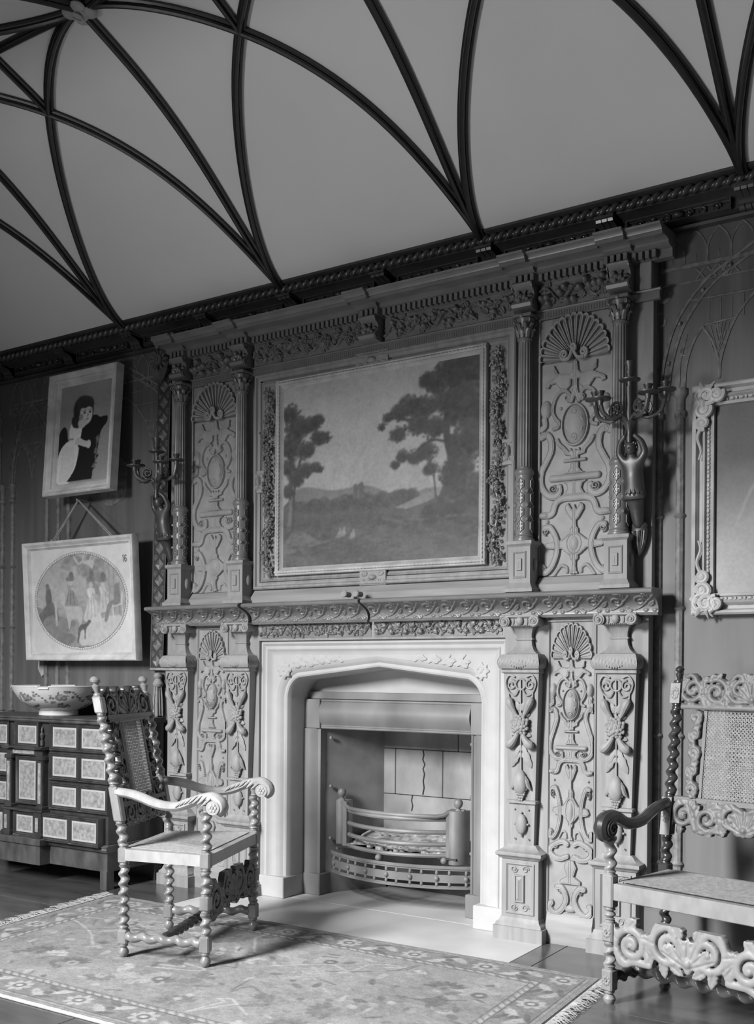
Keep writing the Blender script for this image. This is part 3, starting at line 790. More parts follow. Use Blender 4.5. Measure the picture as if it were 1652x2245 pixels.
def cush(side):
    P = []
    for t in np.linspace(0, 1, nz_):
        z = 1.303 + .068 * t; b = .010 + .022 * sin(pi * (1 - t) * .62 + .35)
        w = .080 + b - .004; y = -.080 - b
        row = []
        for s in np.linspace(-1, 1, nx_):
            bump_ = .004 * abs(sin(s * nx_ * .55 + 2.2 * t)) * sin(pi * t)
            if side == 0: row.append((s * w, y - bump_, z))
            else: row.append((side * (w + bump_), y * (1 - (s + 1) / 2), z))
        P.append(row)
    return grid(A(P))
for s in (0, 1, -1): cu.add(cush(s))
cu.add(loft([(1.366, .092, -.092), (1.372, .09, -.09)]))
for k in range(7): cu.add(ball((-.036 + .012 * k, -.112, 1.318 - .010 * sin(pi * k / 6)), .005, 6, 5))
cu = cu.mesh('cushion')
nk = M()
nk.add(loft([(1.372, .084, -.080), (1.376, .076, -.074), (1.392, .056, -.060), (1.415, .043, -.050), (1.440, .039, -.047), (1.441, .045, -.053), (1.450, .045, -.053), (1.451, .039, -.047), (1.47, .040, -.048), (1.49, .048, -.058), (1.506, .060, -.070)]))
nk = nk.mesh('neck')
cp = M()
cp.add(box(-.075, .075, -.092, 0, 1.508, 1.548, .003)); cp.add(box(-.092, .092, -.104, 0, 1.545, 1.556, .003))
for sg in (-1, 1):
    cp.add(tube([(sg * .076, y, 1.528) for y in (-.108, -.08, -.05, -.02, 0)], [.027, .024, .021, .024, .027], 14))
    p = spiral(sg * .076, 1.528, .027, .004, pi / 2, sg * -1.9); cp.add(tube(np.stack([p[:, 0], np.full(len(p), -.109), p[:, 1]], 1), .0045, 5))
    cp.add(ball((sg * .076, -.112, 1.528), .008, 8, 6)); cp.add(ball((sg * .036, -.094, 1.528), (.007, .006, .018), 7, 6))
cp.add(ball((0, -.096, 1.530), (.020, .016, .022), 12, 8)); cp.add(tube([(-.1, -.104, 1.553), (.1, -.104, 1.553)], .006, 6))
for k in range(15): cp.add(ball((-.063 + .009 * k, -.092, 1.508), .0045, 6, 4))
cp = cp.mesh('capital')
fd = M()                                       # drop of fruit, gourds, leaves and a tulip of grapes
def fy(z): return shy(z) - .003
rg = random.Random(5)
for sg in (-1, 1):
    p = spiral(sg * .050, 1.225, .026, .006, pi / 2, sg * 1.3); fd.add(tube([(a, fy(b) - .003, b) for a, b in p], .005, 5))
    p = spline([(sg * .012, 1.20), (sg * .03, 1.175), (sg * .062, 1.19), (sg * .078, 1.235), (sg * .06, 1.27), (sg * .03, 1.262)]); fd.add(tube([(a, fy(b) - .004, b) for a, b in p], .005, 5))
    q = spline([(sg * a, z, d, r_) for a, z, d, r_ in ((.018, 1.075, .012, .008), (.036, 1.105, .016, .013), (.05, 1.135, .018, .019), (.058, 1.155, .012, .016), (.061, 1.165, .006, .006), (.064, 1.19, .004, .003))], 4); fd.add(tube([(a, fy(z) - d, z) for a, z, d, r_ in q], q[:, 3], 10))
    q = spline([(sg * a, z, d, r_) for a, z, d, r_ in ((.008, 1.0, .012, .008), (.022, .972, .018, .013), (.040, .947, .02, .020), (.058, .935, .016, .020), (.070, .934, .010, .009))], 4); fd.add(tube([(a, fy(z) - d, z) for a, z, d, r_ in q], q[:, 3], 10))
    for L_, a_, z_ in ((.11, -1.12, .935), (.085, -1.0, .90), (.05, .55, 1.06), (.05, -.4, 1.0), (.05, 1.2, 1.10)):
        v = A((sg * cos(a_), sin(a_))); pts = [(v[0] * L_ * t + sg * .006, fy(z_ + v[1] * L_ * t) - .002 - .004 * sin(pi * t), z_ + v[1] * L_ * t) for t in np.linspace(0, 1, 7)]
        fd.add(tube(pts, [.003, .013, .011, .016, .011, .010, .002], 8, flat=.22, up=(1, 0, .3)))
a = np.linspace(0, 2 * pi, 20); fd.add(tube([(.026 * cos(t), fy(1.228) - .004, 1.228 + .026 * sin(t)) for t in a], .0045, 5))
fd.add(tube([(0, fy(z) - .004, z) for z in np.linspace(.80, 1.25, 10)], .0045, 5))
for k in range(34):
    t = k * 2.4; q = .046 * math.sqrt((k + .5) / 34); z = 1.035 + q * sin(t) * 1.05
    fd.add(ball((q * cos(t), fy(z) - .014 - .018 * (1 - (q / .046) ** 2), z), .0105 if k > 8 else .013, 8, 6))
fd.add(tube([(0, fy(z) - d, z) for z, d in ((.815, .003), (.80, .012), (.775, .018), (.745, .02), (.72, .014), (.70, .006))], [.006, .022, .030, .034, .030, .016], 12, flat=.6, up=(1, 0, 0)))
for sg in (-1, 1):
    fd.add(tube([(sg * x, fy(z) - d, z) for x, z, d in ((.012, .80, .008), (.032, .765, .014), (.042, .735, .012), (.052, .722, .006))], [.006, .012, .010, .003], 6))
for k in range(30):
    row = k // 6; x = -.028 + .0112 * (k % 6) + .004 * (row % 2); z = .725 - row * .013
    if abs(x) < .036 - row * .006: fd.add(ball((x, fy(z) - .012, z), .0075, 7, 5))
fd = fd.mesh('fruit_drop')
for x in (-XO, -XI, XI, XO):
    p = obj('pilaster', sh, 'oak', CH, (x, 0, 0))
    obj('pedestal', ped, 'oak', p); obj('cushion', cu, 'oak_carved', p); obj('neck', nk, 'oak', p); obj('capital', cp, 'oak_carved', p); obj('fruit_drop', fd, 'oak_carved', p)
# vine under the shelf: gourds one side, berries the other
v1 = vine(.75, .085, 'pear', 3, hh=.013, res=.0021); v2 = vine(.75, .085, 'berry', 4, hh=.013, res=.0021)
obj('vine_frieze', one(v1.surf(-.022)), 'darker_oak', CH, (-.385, 0, 1.468), 50); obj('vine_frieze', one(v2.surf(-.022)), 'darker_oak', CH, (.385, 0, 1.468), 50)
# mantel shelf with carved cyma
def cyma(x0, x1, seed, out=0.0, zb=1.558, zt=1.640):
    w = x1 - x0; h = .115
    r = R(w, h, .0025); rg = random.Random(seed)
    n = int(w / .105)
    for i in range(n):
        x = -w / 2 + (i + .5) * w / n; s = 1 if i % 2 else -1
        r.cord(spiral(x - .02, .065, .032, .006, 0, s * 1.4), .010, .006, .002)
        r.cord(spline([(x - .05, .015), (x - .02, .03), (x + .01, .06), (x + .05, .1)]), .009, .006, .002)
        r.leaf(x + .015, .03, .05, .022, .9 * s, .008); r.leaf(x - .02, .10, .05, .02, -.7 * s, .008); r.leaf(x + .03, .09, .04, .018, 2.5, .007)
        r.dome(x, .012, .012, .009, .008); r.dome(x + .04, .012, .012, .009, .008)
    r.soften(1); r.H[0] = 0; r.H[-1] = 0
    t = r.Z / h
    y = -.055 - out - .085 * (t ** 1.6) + .012 * np.sin(pi * t); z = zb + (zt - zb) * (t ** .8)
    m = M(); m.add(grid(np.stack([r.X + (x0 + x1) / 2, y - r.H * .9, z - r.H * .4], -1)))
    prof = [(0, zb)] + [(float(a), float(b)) for a, b in zip(y[:, 0][::6], z[:, 0][::6])] + [(-.140 - out, zt), (0, zt)]
    m.add(extr(prof, x0 + .0005, x1 - .0005))
    m.add(extr([(0, zt - .001), (-.143 - out, zt - .001), (-.150 - out, zt + .004), (-.152 - out, zt + .014), (-.146 - out, zt + .02), (-.125 - out, zt + .025), (0, zt + .028)], x0 - .0, x1 + .0))
    m.add(extr([(0, zb - .012), (-.058 - out, zb - .012), (-.062 - out, zb - .004), (-.055 - out, zb + .002), (0, zb + .002)], x0, x1))
    return m
for (a, b, o, s) in ((-1.545, -.815, .018, 1), (-.805, -.012, 0, 2), (.004, 1.545, .0, 3)):
    obj('mantel_shelf', cyma(a, b, s, o), 'darker_oak', CH, smooth=45)
for sx in (-.105, -.03):
    m = M(); p = spiral(sx, 1.692, .018, .004, pi / 2, -1.6); m.add(tube(np.stack([p[:, 0], np.full(len(p), -.145), p[:, 1]], 1), .006, 6)); m.add(tube([(sx, -.15, 1.69), (sx, -.09, 1.69)], .014, 10))
    obj('scroll', m, 'oak_carved', CH)

# ------------------------------------------------------------------ stone arch
ST = thing('stone_surround', 'pale stone surround with flat pointed arch and carved spandrels around the grate', 'fireplace', (XC, 0, 0))
S_Y = .02
def arch_pts(d, n=7):
    """inner edge of the opening grown outward by d, from left foot to right foot (x, z)"""
    hw = .605 - .0 + d; L = [(-hw, .0 if d < .02 else .0), (-hw, 1.13)]
    c = (-.605 + .10, 1.13); rr = .10 + d
    for t in np.linspace(pi, pi * .60, n): L.append((c[0] + rr * cos(t), c[1] + rr * sin(t) * 1.12))
    L.append((0, 1.300 + d * .93))
    return A(L + [(-x, z) for x, z in L[:-1][::-1]])
m = M()
steps = [(0.0, .045), (.012, .02), (.020, .016), (.028, .020), (.036, .022), (.046, .012), (.058, .004), (.066, .002), (.070, .0)]
P = [np.stack([arch_pts(0)[:, 0], np.full(len(arch_pts(0)), .26), arch_pts(0)[:, 1]], 1)]
for d, y in steps:
    q = arch_pts(d); P.append(np.stack([q[:, 0], np.full(len(q), S_Y + y), q[:, 1]], 1))
m.add(grid(A(P)))
# spandrel field up to the square frame
q = arch_pts(.070); mid = len(q) // 2
top = 1.374
fld = [np.stack([q[:, 0], np.full(len(q), S_Y + .0), q[:, 1]], 1), np.stack([np.where(q[:, 1] < 1.2, np.sign(q[:, 0]) * .702, q[:, 0] * np.where(np.abs(q[:, 0]) > .5, .702 / np.maximum(np.abs(q[:, 0]), .01), 1)), np.full(len(q), S_Y), np.where(q[:, 1] < 1.17, q[:, 1], top)], 1)]
m.add(grid(A(fld)))
for prof_ in ([(0, -.05), (0, .012), (.010, .020), (.020, .022), (.028, .014), (.034, .010), (.046, .012), (.052, .018), (.060, .012), (.068, .004), (.085, .0)],):
    Pp = []
    for d, h in prof_:
        Pp.append([(-.785 + d, S_Y - h, .11), (-.785 + d, S_Y - h, 1.458 - d), (.785 - d, S_Y - h, 1.458 - d), (.785 - d, S_Y - h, .11)])
    m.add(grid(A(Pp)))
obj('arch', m, 'stone', ST)
for sg in (-1, 1):
    a, b = sorted((sg * .60, sg * .79)); obj('jamb_block', one(box(a, b, S_Y - .03, .26, 0, .118, .004)), 'stone', ST)
r = R(.56, .14, .0035)                         # rosette and leaf in the spandrel
for k in range(8): r.leaf(-.205 + .012 * cos(k * pi / 4), .055 + .012 * sin(k * pi / 4), .04, .024, k * pi / 4, .009)
r.dome(-.205, .055, .014, .014, .012)
for k in range(4):
    r.leaf(-.15 + .085 * k, .10 + .005 * k, .07, .024, .1, .008); r.leaf(-.08 + .085 * k, .115, .05, .02, 2.6, .007)
    r.cord(spiral(-.11 + .085 * k, .085 + .012 * k, .026 - .003 * k, .005, k, 1.3 * (-1) ** k), .008, .006); r.leaf(-.13 + .085 * k, .07 + .012 * k, .06, .022, .5, .007); r.leaf(-.10 + .085 * k, .10 + .008 * k, .05, .018, -.5, .006)
X_, Z_ = r.X.copy(), r.Z.copy()
lim = np.interp(X_, [-.28, -.20, 0, .28], [-.03, .0, .04, .10])
r.H *= (Z_ > lim)
for sg in (-1, 1):
    m = M(); v, f = r.pierced(.001); v = A(v); v[:, 0] = sg * (-.42 + v[:, 0] + .0) ; v[:, 0] = v[:, 0]
    v[:, 1] += S_Y; v[:, 2] += 1.235; m.add((v, f)); obj('spandrel_leaf', m, 'stone', ST, smooth=50)

# ------------------------------------------------------------------ register grate set in the arch
GX = XC - .011
GR = thing('fire_grate', 'cast-iron register grate with bowed bars and pierced apron inside the stone arch', 'grate', (GX, 0, 0))
GY = .20
m = M(); m.add(box(-.66, .66, GY + .05, GY + .09, 1.165, 1.46)); obj('plaster_infill', m, 'stone', GR)
for x in (-.575, -.36, .12, .33):
    pass
m = M(); m.add(box(-.66, .66, GY + .02, GY + .09, 1.125, 1.167, .003)); obj('top_strip', m, 'steel', GR)
lint = [(GY + .09, .955), (GY + .004, .955), (GY, .960), (GY + .003, .966), (GY, .971), (GY + .004, .977)] + [(GY - .028 * sin(pi * t) + .003, .977 + .13 * t) for t in np.linspace(0, 1, 10)] + [(GY + .004, 1.108), (GY, 1.114), (GY + .003, 1.122), (GY + .09, 1.125)]
obj('lintel', one(extr(lint, -.486, .486)), 'steel', GR)
up = M(); pr = [(.0, GY + .09), (.0, GY), (.010, GY - .004), (.016, GY + .004)] + [(.02 + .115 * t, GY - .03 * sin(pi * t) + .004) for t in np.linspace(0, 1, 10)] + [(.142, GY + .004), (.148, GY - .002), (.165, GY), (.165, GY + .09)]
for sg in (-1, 1):
    obj('corner_block', one(box(*sorted((sg * .487, sg * .66)), GY - .012, GY + .09, .955, 1.124, .004)), 'steel', GR)
    u = M(); u.add(prism([(sg * (.487 + a), b) for a, b in pr], .12, .955, 'z')); obj('upright', u, 'steel', GR)
    obj('upright_base', one(box(*sorted((sg * .470, sg * .66)), GY - .028, GY + .14, 0, .122, .004)), 'steel', GR)
    c = M(); c.add(prism([(sg * .487, GY + .05), (sg * .487, GY + .06), (sg * .30, .60), (sg * .29, .60)], .0, 1.0, 'z'))
    q = obj('cheek_plate', c, 'iron', GR)
    for z in (.32, .62, .90): obj('rivet', one(ball((sg * .458, GY + .062, z), .011, 9, 6)), 'steel', q)
# fire back of large fire bricks
BY = .585
def brick(x0, x1, z0, z1): return obj('fire_brick', one(box(x0 + .002, x1 - .002, BY, BY + .06, z0 + .002, z1 - .002, .003)), 'firebrick', GR)
for a, b, z0, z1 in ((-.36, .20, .83, 1.02), (.20, .40, .83, 1.02), (-.38, -.22, .56, .83), (-.22, .10, .56, .83), (.10, .40, .56, .83), (-.42, -.36, .30, .56), (-.36, .40, .30, .56), (-.42, .42, .10, .30)): brick(a, b, z0, z1)
obj('back_plate', one(box(-.66, .66, BY + .04, BY + .07, 0, 1.2)), 'soot', GR)
cr = M()                                       # crack running down the fire back
for pts in ([(-.03, .83), (-.025, .80), (-.032, .775), (-.018, .745), (-.03, .72), (-.02, .69), (-.028, .65), (-.022, .61), (-.03, .57)], [(-.10, .56), (-.106, .53), (-.098, .50), (-.105, .47)]):
    cr.add(tube([(a, BY - .0015, b) for a, b in pts], .0045, 5, flat=.5))
obj('crack', cr, 'soot', GR)
# basket of bowed bars
def bow(x0, x1, ya, depth, z, n=18, hook=0.0):
    t = np.linspace(0, 1, n); x = x0 + (x1 - x0) * t
    return np.stack([x, ya - depth * np.sin(pi * t) ** .8, np.full(n, z)], 1)
for z in (.495, .425, .36): obj('fire_bar', one(tube(bow(-.33, .34, .25, .13, z), .0125, 8)), 'steel', GR)
tb = bow(-.40, .42, .27, .15, .545, 26); tb[:, 2] = .512 + .030 * np.clip((np.abs(tb[:, 0] - .01) - .30) / .05, 0, 1); tb[:, 1] = np.where(np.abs(tb[:, 0] - .01) > .35, .26, tb[:, 1])
obj('top_bar', one(tube(tb, .012, 8, flat=.8)), 'steel', GR)
obj('bottom_bar', one(tube(bow(-.34, .35, .25, .13, .30), .012, 8)), 'steel', GR)
for x, y in ((-.325, .225), (.345, .225)): obj('basket_post', one(box(x - .014, x + .014, y - .014, y + .014, .285, .545, .002)), 'steel', GR)
m = M()
m.add(prism([(.375 + .055 * cos(t), .30 - .10 * sin(t)) for t in np.linspace(0, pi, 12)], .26, .545, 'z')); obj('hob', m, 'iron', GR)
m = M(); m.add(prism([(-.395 + .045 * cos(t), .33 - .08 * sin(t)) for t in np.linspace(0, pi, 12)], .26, .545, 'z')); obj('hob', m, 'iron', GR)
for x, y in ((-.405, .30), (.385, .25)):
    obj('finial', one(lathe([(.0, .0), (.018, .0), (.010, .010), (.012, .014), (.020, .022), (.0255, .036), (.0255, .042), (.020, .056), (.010, .062), (0, .064)], 14)), 'steel', GR, (x, y, .545))
for t in (.05, .5, .95):
    p = bow(-.36, .37, .24, .15, .29)[int(t * 17)]; obj('foot_ball', one(ball((p[0], p[1], .278), .019, 10, 7)), 'steel', GR)
ap = M(); n = 60
def apc(z, off=0.0, x0=-.43, x1=.49):
    t = np.linspace(0, 1, n); return np.stack([x0 + (x1 - x0) * t, .235 - .15 * np.sin(pi * t) ** .75 - off, np.full(n, z)], 1)
for z0, z1, off in ((.246, .262, .008), (.236, .246, .002), (.172, .214, 0), (.150, .156, .002), (.140, .150, .008)): ap.add(grid(A([apc(z0, off - .006), apc(z0, off), apc(z1, off), apc(z1, off - .006)])))
ap = obj('apron', ap, 'steel', GR, smooth=30)
for k in range(13):
    i = 3 + int(k * 54 / 12); p = apc(0)[min(i, n - 2)]
    for z in (.225, .164): obj('stud', one(ball((p[0], p[1] - .001, z), (.0085, .007, .0125), 8, 6)), 'steel', ap)
    if k % 2 == 0: obj('stud', one(ball((p[0], p[1] - .002, .194), .014, 9, 6)), 'steel', ap)
m = M()                                        # ash pan board under the apron
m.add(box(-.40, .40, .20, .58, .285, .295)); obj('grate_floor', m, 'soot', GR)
rg = random.Random(2); m = M()
for k in range(150):
    x, y = rg.uniform(-.32, .34), rg.uniform(.16, .52); s = rg.uniform(.006, .022)
    if y < .25 - .12 * sin(pi * (x + .33) / .67) + .03: continue
    m.add(ball((x, y, .297 + s * .6 + (.05 if y > .4 else 0) * rg.random()), (s * 1.4, s, s * .8), 6, 4), None)
stuff(obj('ash_heap', m, 'ash', GR, smooth=0))
m = M(); m.add(grid(np.stack(np.meshgrid(np.linspace(-.33, .34, 24), np.linspace(.22, .55, 12)) + [np.zeros((12, 24))], -1)))
v = m.V[0]; v[:, 2] = .298 + .02 * fbm(12, 24, 5, 3, 1).ravel() + .05 * np.clip((v[:, 1] - .3) / .2, 0, 1)
obj('ash_bed', m, 'ash', GR)
# ------------------------------------------------------------------ overmantel
OV = thing('overmantel', 'carved oak overmantel with fluted columns, shell niches and dentilled crown above the shelf', 'overmantel', (XC, 0, 0))
m = M(); m.add(box(-1.495, 1.495, 0.004, W, 1.67, 3.28)); obj('back_board', m, 'oak', OV)
m = M()
for a, b in ((-1.30, -.95), (-.82, .82), (.95, 1.30)):
    m.add(extr([(.004, 1.668), (-.045, 1.668), (-.045, 1.705), (-.035, 1.715), (-.012, 1.742), (.004, 1.746)], a, b))
obj('base_board', m, 'oak_across', OV)
umap = [(-345, 2.765 - 1.747), (1590, .0)]
up_ = strapwork(.352, 1.018, umap, .000545)
upm = one(up_.surf(-.001)).mesh('strapwork_panel', 45)
shm = sheared(shell(.182, 17, 0, .034), lambda v: v * A((1, 1, 1.2))).mesh('shell')
npf = M()
npf.add(box(-.185, -.176, -.016, .01, 1.747, 2.98)); npf.add(box(.176, .185, -.016, .01, 1.747, 2.98))
npf = npf.mesh('panel_frame')
crn = [one(prism([(q * .174, 2.975), (q * .174, 2.86), (q * .06, 2.975)], -.012, .004)).mesh('corner_piece') for q in (-1, 1)]
for sg in (-1, 1):
    p = obj('carved_panel', upm, 'oak_carved', OV, (sg * 1.125, 0, 1.747))
    obj('shell', shm, 'oak_carved', p, (0, 0, 1.022)); obj('panel_frame', npf, 'oak', p, (0, 0, -1.747)); [obj('corner_piece', q, 'oak', p, (0, 0, -1.747)) for q in crn]
# columns
ax = -.058
pd = M()
pd.add(loft([(1.668, .075, -.128), (1.684, .075, -.128), (1.694, .066, -.118), (1.708, .058, -.108), (1.712, .055, -.105), (1.885, .055, -.105), (1.892, .060, -.110), (1.897, .066, -.116), (1.912, .066, -.116)]))
pd.add(frame(-.034, .034, 1.735, 1.862, [(0, 0), (0, .004), (.004, .006), (.010, .0), (.012, -.003)], -.105))
pd.add(frame(-.014, .014, 1.770, 1.828, [(0, 0), (.002, .008), (.005, .008), (.0135, .010)], -.105))
pd.add(ball((.056, -.055, 1.80), (.012, .018, .032), 10, 7)); pd.add(ball((-.056, -.055, 1.80), (.012, .018, .032), 10, 7))
pd = pd.mesh('pedestal')
nf = 16; cs = M(); th = np.linspace(0, 2 * pi, nf * 6, endpoint=False); q = np.abs(np.sin(th * nf / 2))
fl_r = .0355 * (1 - .13 * np.clip((q - .35) / .65, 0, 1) ** .6)
P = []
for z, k, fl_ in ((2.26, 1.0, 0), (2.268, 1.0, 0), (2.272, 1.0, 1), (2.55, .965, 1), (2.862, .90, 1), (2.868, .90, 0), (2.876, .92, 0)):
    rr = (fl_r if fl_ else np.full_like(fl_r, .0355)) * k; P.append(np.stack([rr * np.cos(th), ax + rr * np.sin(th), np.full_like(th, z)], 1))
cs.add(grid(A(P), wrap_u=True)); cs = cs.mesh('column', 30)
cb = M(); cb.add(lathe([(.05, 1.912), (.052, 1.918), (.050, 1.926), (.044, 1.929), (.044, 1.934), (.047, 1.938), (.043, 1.944)], 20), loc(0, ax, 0)); cb = cb.mesh('column_base')
dr = M(); dr.add(lathe([(.041, 1.944), (.041, 2.228), (.044, 2.232), (.048, 2.240), (.048, 2.248), (.044, 2.252), (.040, 2.262)], 24), loc(0, ax, 0))
for k in range(8):
    t = k * pi / 4
    for j in range(4):
        z = 1.985 + j * .067 + (.033 if k % 2 else 0)
        if z > 2.21: continue
        if k % 2:
            dr.add(ball((.042 * cos(t), ax + .042 * sin(t), z), .0105 if j % 2 else .009, 8, 6), None)
        else:
            for w_ in range(6):
                a_ = w_ * pi / 3; tt = t + .011 * cos(a_) / .041; dr.add(ball((.042 * cos(tt), ax + .042 * sin(tt), z + .011 * sin(a_)), .0046, 6, 4))
            pts = [(.0425 * cos(t + d), ax + .0425 * sin(t + d), z + e_) for d, e_ in ((.0, .031), (.2, .018), (.36, .016), (.36, 0), (.36, -.016), (.2, -.018), (0, -.031), (-.2, -.018), (-.36, -.016), (-.36, 0), (-.36, .016), (-.2, .018))]
            dr.add(tube(pts, .003, 5, closed=True))
dr = dr.mesh('drum')
cc = M(); cc.add(lathe([(.033, 2.876), (.037, 2.880), (.037, 2.886), (.032, 2.889), (.033, 2.93), (.040, 2.965), (.047, 2.980)], 16), loc(0, ax, 0))
for ring, (z0, h, n, off) in enumerate(((2.889, .040, 8, 0), (2.905, .050, 8, pi / 8))):
    for k in range(n):
        t = k * 2 * pi / n + off; c_, s_ = cos(t), sin(t)
        cc.add(tube([(c_ * a, ax + s_ * a, z0 + h * b) for a, b in ((.034, 0), (.037, .4), (.042, .8), (.050, 1.0), (.054, .88), (.051, .76))], [.011, .012, .011, .009, .006, .003], 6, flat=.5, up=(-s_, c_, 0)))
for k in range(4):
    t = pi / 4 + k * pi / 2
    p = spiral(.052, 2.968, .012, .003, pi, -1.5, 16); cc.add(tube([(cos(t) * a, ax + sin(t) * a, b) for a, b in p], .0045, 5))
cc.add(box(-.052, .052, ax - .052, 0, 2.984, 2.998, .002)); cc.add(ball((0, ax - .050, 2.988), (.012, .008, .010), 8, 6)); cc = cc.mesh('capital')
for x in (-XO, -XI, XI, XO):
    p = obj('column', cs, 'darker_oak', OV, (x, 0, 0))
    obj('pedestal', pd, 'oak', p); obj('column_base', cb, 'darker_oak', p); obj('drum', dr, 'darker_oak', p); obj('capital', cc, 'darker_oak', p)
# entablature: fluted architrave, carved friezes, consoles, dentils, crown
spans = ((-XO + .062, -XI - .062, 'apple', 11), (-XI + .062, -.062, 'grape', 12), (.062, XI - .062, 'pear', 13), (XI + .062, XO - .062, 'apple', 14))
m = M(); m.add(box(-1.43, 1.53, -.018, .01, 2.978, 3.022, .002)); m.add(extr([(.0, 3.016), (-.024, 3.016), (-.028, 3.022), (-.022, 3.028), (0, 3.028)], -1.432, 1.535))
x = -1.36
while x < 1.37:
    m.add(tube([(x, -.0185, 2.984), (x, -.0185, 3.010)], .0035, 4, flat=.8)); x += .0135
obj('architrave', m, 'darker_oak', OV)
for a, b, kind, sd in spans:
    v = vine(b - a, .124, kind, sd, res=.0019, hh=.022); obj('fruit_frieze', one(v.surf(-.020)), 'darker_oak', OV, ((a + b) / 2, 0, 3.026), 50)
for a in (1.44,): obj('frieze_block', one(box(a, a + .055, -.03, .01, 3.026, 3.15, .003)), 'oak', OV)
cn = M(); cpr = [(.0, 3.022), (-.075, 3.022), (-.105, 3.030), (-.112, 3.045), (-.100, 3.060), (-.075, 3.075), (-.066, 3.095), (-.078, 3.115), (-.102, 3.128), (-.112, 3.142), (-.100, 3.152), (.0, 3.154)]
cn.add(extr([(a, b) for a, b in cpr], -.050, .050))
for sg in (-1, 1):
    for (y, z, q) in ((-.088, 3.044, 1), (-.09, 3.135, -1)):
        p = spiral(y, z, .020, .004, 0, q * 1.4); cn.add(tube([(sg * .051, a, b) for a, b in p], .004, 5))
rg = random.Random(8)
for k in range(9):
    cn.add(ball((rg.uniform(-.03, .03), -.082 - rg.uniform(0, .02), 3.082 + rg.uniform(-.022, .022)), rg.uniform(.010, .015), 8, 6))
for k in range(5):
    t = k * 1.25; cn.add(tube([(.012 * cos(t), -.075, 3.085 + .012 * sin(t)), (.03 * cos(t), -.084, 3.085 + .026 * sin(t)), (.044 * cos(t), -.078, 3.085 + .036 * sin(t))], [.006, .012, .002], 6, flat=.5))
cn = cn.mesh('console')
axes = (-XO, -XI, 0.0, XI, XO)
for x in axes: obj('console', cn, 'darker_oak', OV, (x, 0, 0))
def crown(x0, x1, out):
    return extr([(.01, 3.150), (-.030 - out, 3.150), (-.034 - out, 3.187), (-.074 - out, 3.187), (-.080 - out, 3.191), (-.090 - out, 3.195), (-.090 - out, 3.206), (-.166 - out, 3.208), (-.166 - out, 3.198), (-.180 - out, 3.198), (-.180 - out, 3.213), (-.187 - out, 3.214), (-.190 - out, 3.222), (-.199 - out, 3.230), (-.212 - out, 3.233), (-.214 - out, 3.242), (.01, 3.262)], x0, x1)
cuts = [-1.428] + [v for a in axes for v in (a - .062, a + .062)] + [1.535]
cuts = sorted(cuts)
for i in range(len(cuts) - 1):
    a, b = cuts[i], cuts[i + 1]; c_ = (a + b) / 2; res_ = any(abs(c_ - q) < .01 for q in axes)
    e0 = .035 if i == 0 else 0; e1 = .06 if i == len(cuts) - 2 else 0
    if res_: obj('crown', one(crown(a - .004, b + .004, .030)), 'darker_oak', OV)
    else: obj('crown', one(crown(a + .004 - e0, b - .004 + e1, 0)), 'darker_oak', OV)
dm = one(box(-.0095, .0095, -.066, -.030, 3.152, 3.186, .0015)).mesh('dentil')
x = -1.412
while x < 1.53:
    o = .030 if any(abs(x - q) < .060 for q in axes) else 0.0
    obj('dentil', dm, 'darker_oak', OV, (x, -o, 0)); x += .0305
# central field round the landscape
m = M(); m.add(frame(-.822, .822, 1.748, 2.978, [(0, -.01), (0, .022), (.006, .028), (.016, .028), (.022, .016), (.032, .012), (.040, .014)]))
obj('field_frame', m, 'oak', OV)
m = M(); m.add(frame(-.785, .785, 1.792, 2.932, [(0, .012), (.004, .006), (.010, .010), (.016, .002), (.022, .0)])); obj('field_moulding', m, 'oak', OV)
def cartouche(w, h, seed):
    r = R(w, h, .0028, True); r.H += .010
    for q in range(3): r.cord(spiral(w * (.16 + .11 * q), h * (.25 + .25 * (q % 2) * 2), min(w, h) * .14, .004, q * 2, 1.3), .008, .006, .010)
    r.cord(spiral(w * .34, h * .28, min(w, h) * .14, .004, 0, -1.3), .008, .006, .010); r.cord(spiral(w * .34, h * .72, min(w, h) * .14, .004, 0, 1.3), .008, .006, .010)
    r.dome(0, h / 2, w * .17 if w < h else h * .30, h * .17 if h < w * .6 else h * .26, .020, .010)
    r.H[0] = r.H[-1] = 0; r.H[:, 0] = r.H[:, -1] = 0
    return one(r.surf(-.012))
for w_, h_, x_, z_ in ((.21, .095, -.02, 2.895), (.17, .085, -.005, 1.742), (.075, .13, -.785, 2.30), (.075, .13, .785, 2.30)): obj('cartouche', cartouche(w_, h_, 1), 'oak_carved', OV, (x_, 0, z_))
def festoon(seed):
    rg = random.Random(seed); m = M(); z = .02
    xs = lambda z: .012 * sin(z * 21 + seed)
    m.add(tube([(xs(z), -.022, z) for z in np.linspace(0, 1.08, 60)], .006, 6))
    while z < 1.07:
        s = 1 if rg.random() < .5 else -1
        c = (xs(z) + s * .014, z)
        if rg.random() < .55:
            for k in range(12): m.add(ball((c[0] + rg.gauss(0, .010), -.030 + rg.uniform(-.012, .01), c[1] + rg.gauss(0, .013)), .0072, 6, 5))
        else:
            t = rg.uniform(0, 6)
            for k in range(5):
                a = t + k * 1.25; m.add(tube([(c[0], -.022, c[1]), (c[0] + .016 * cos(a), -.030, c[1] + .016 * sin(a)), (c[0] + .027 * cos(a), -.022, c[1] + .027 * sin(a))], [.004, .009, .001], 6, flat=.4))
            m.add(ball((c[0], -.032, c[1]), .008, 7, 5))
        p = spiral(xs(z) - s * .022, z + .01, .010, .003, 0, s * 1.3, 14); m.add(tube([(a, -.022, b) for a, b in p], .003, 5))
        z += .031
    return m
for x, s in ((-.722, 1), (.722, 2)): obj('festoon', festoon(s), 'darker_oak', OV, (x, 0, 1.815))
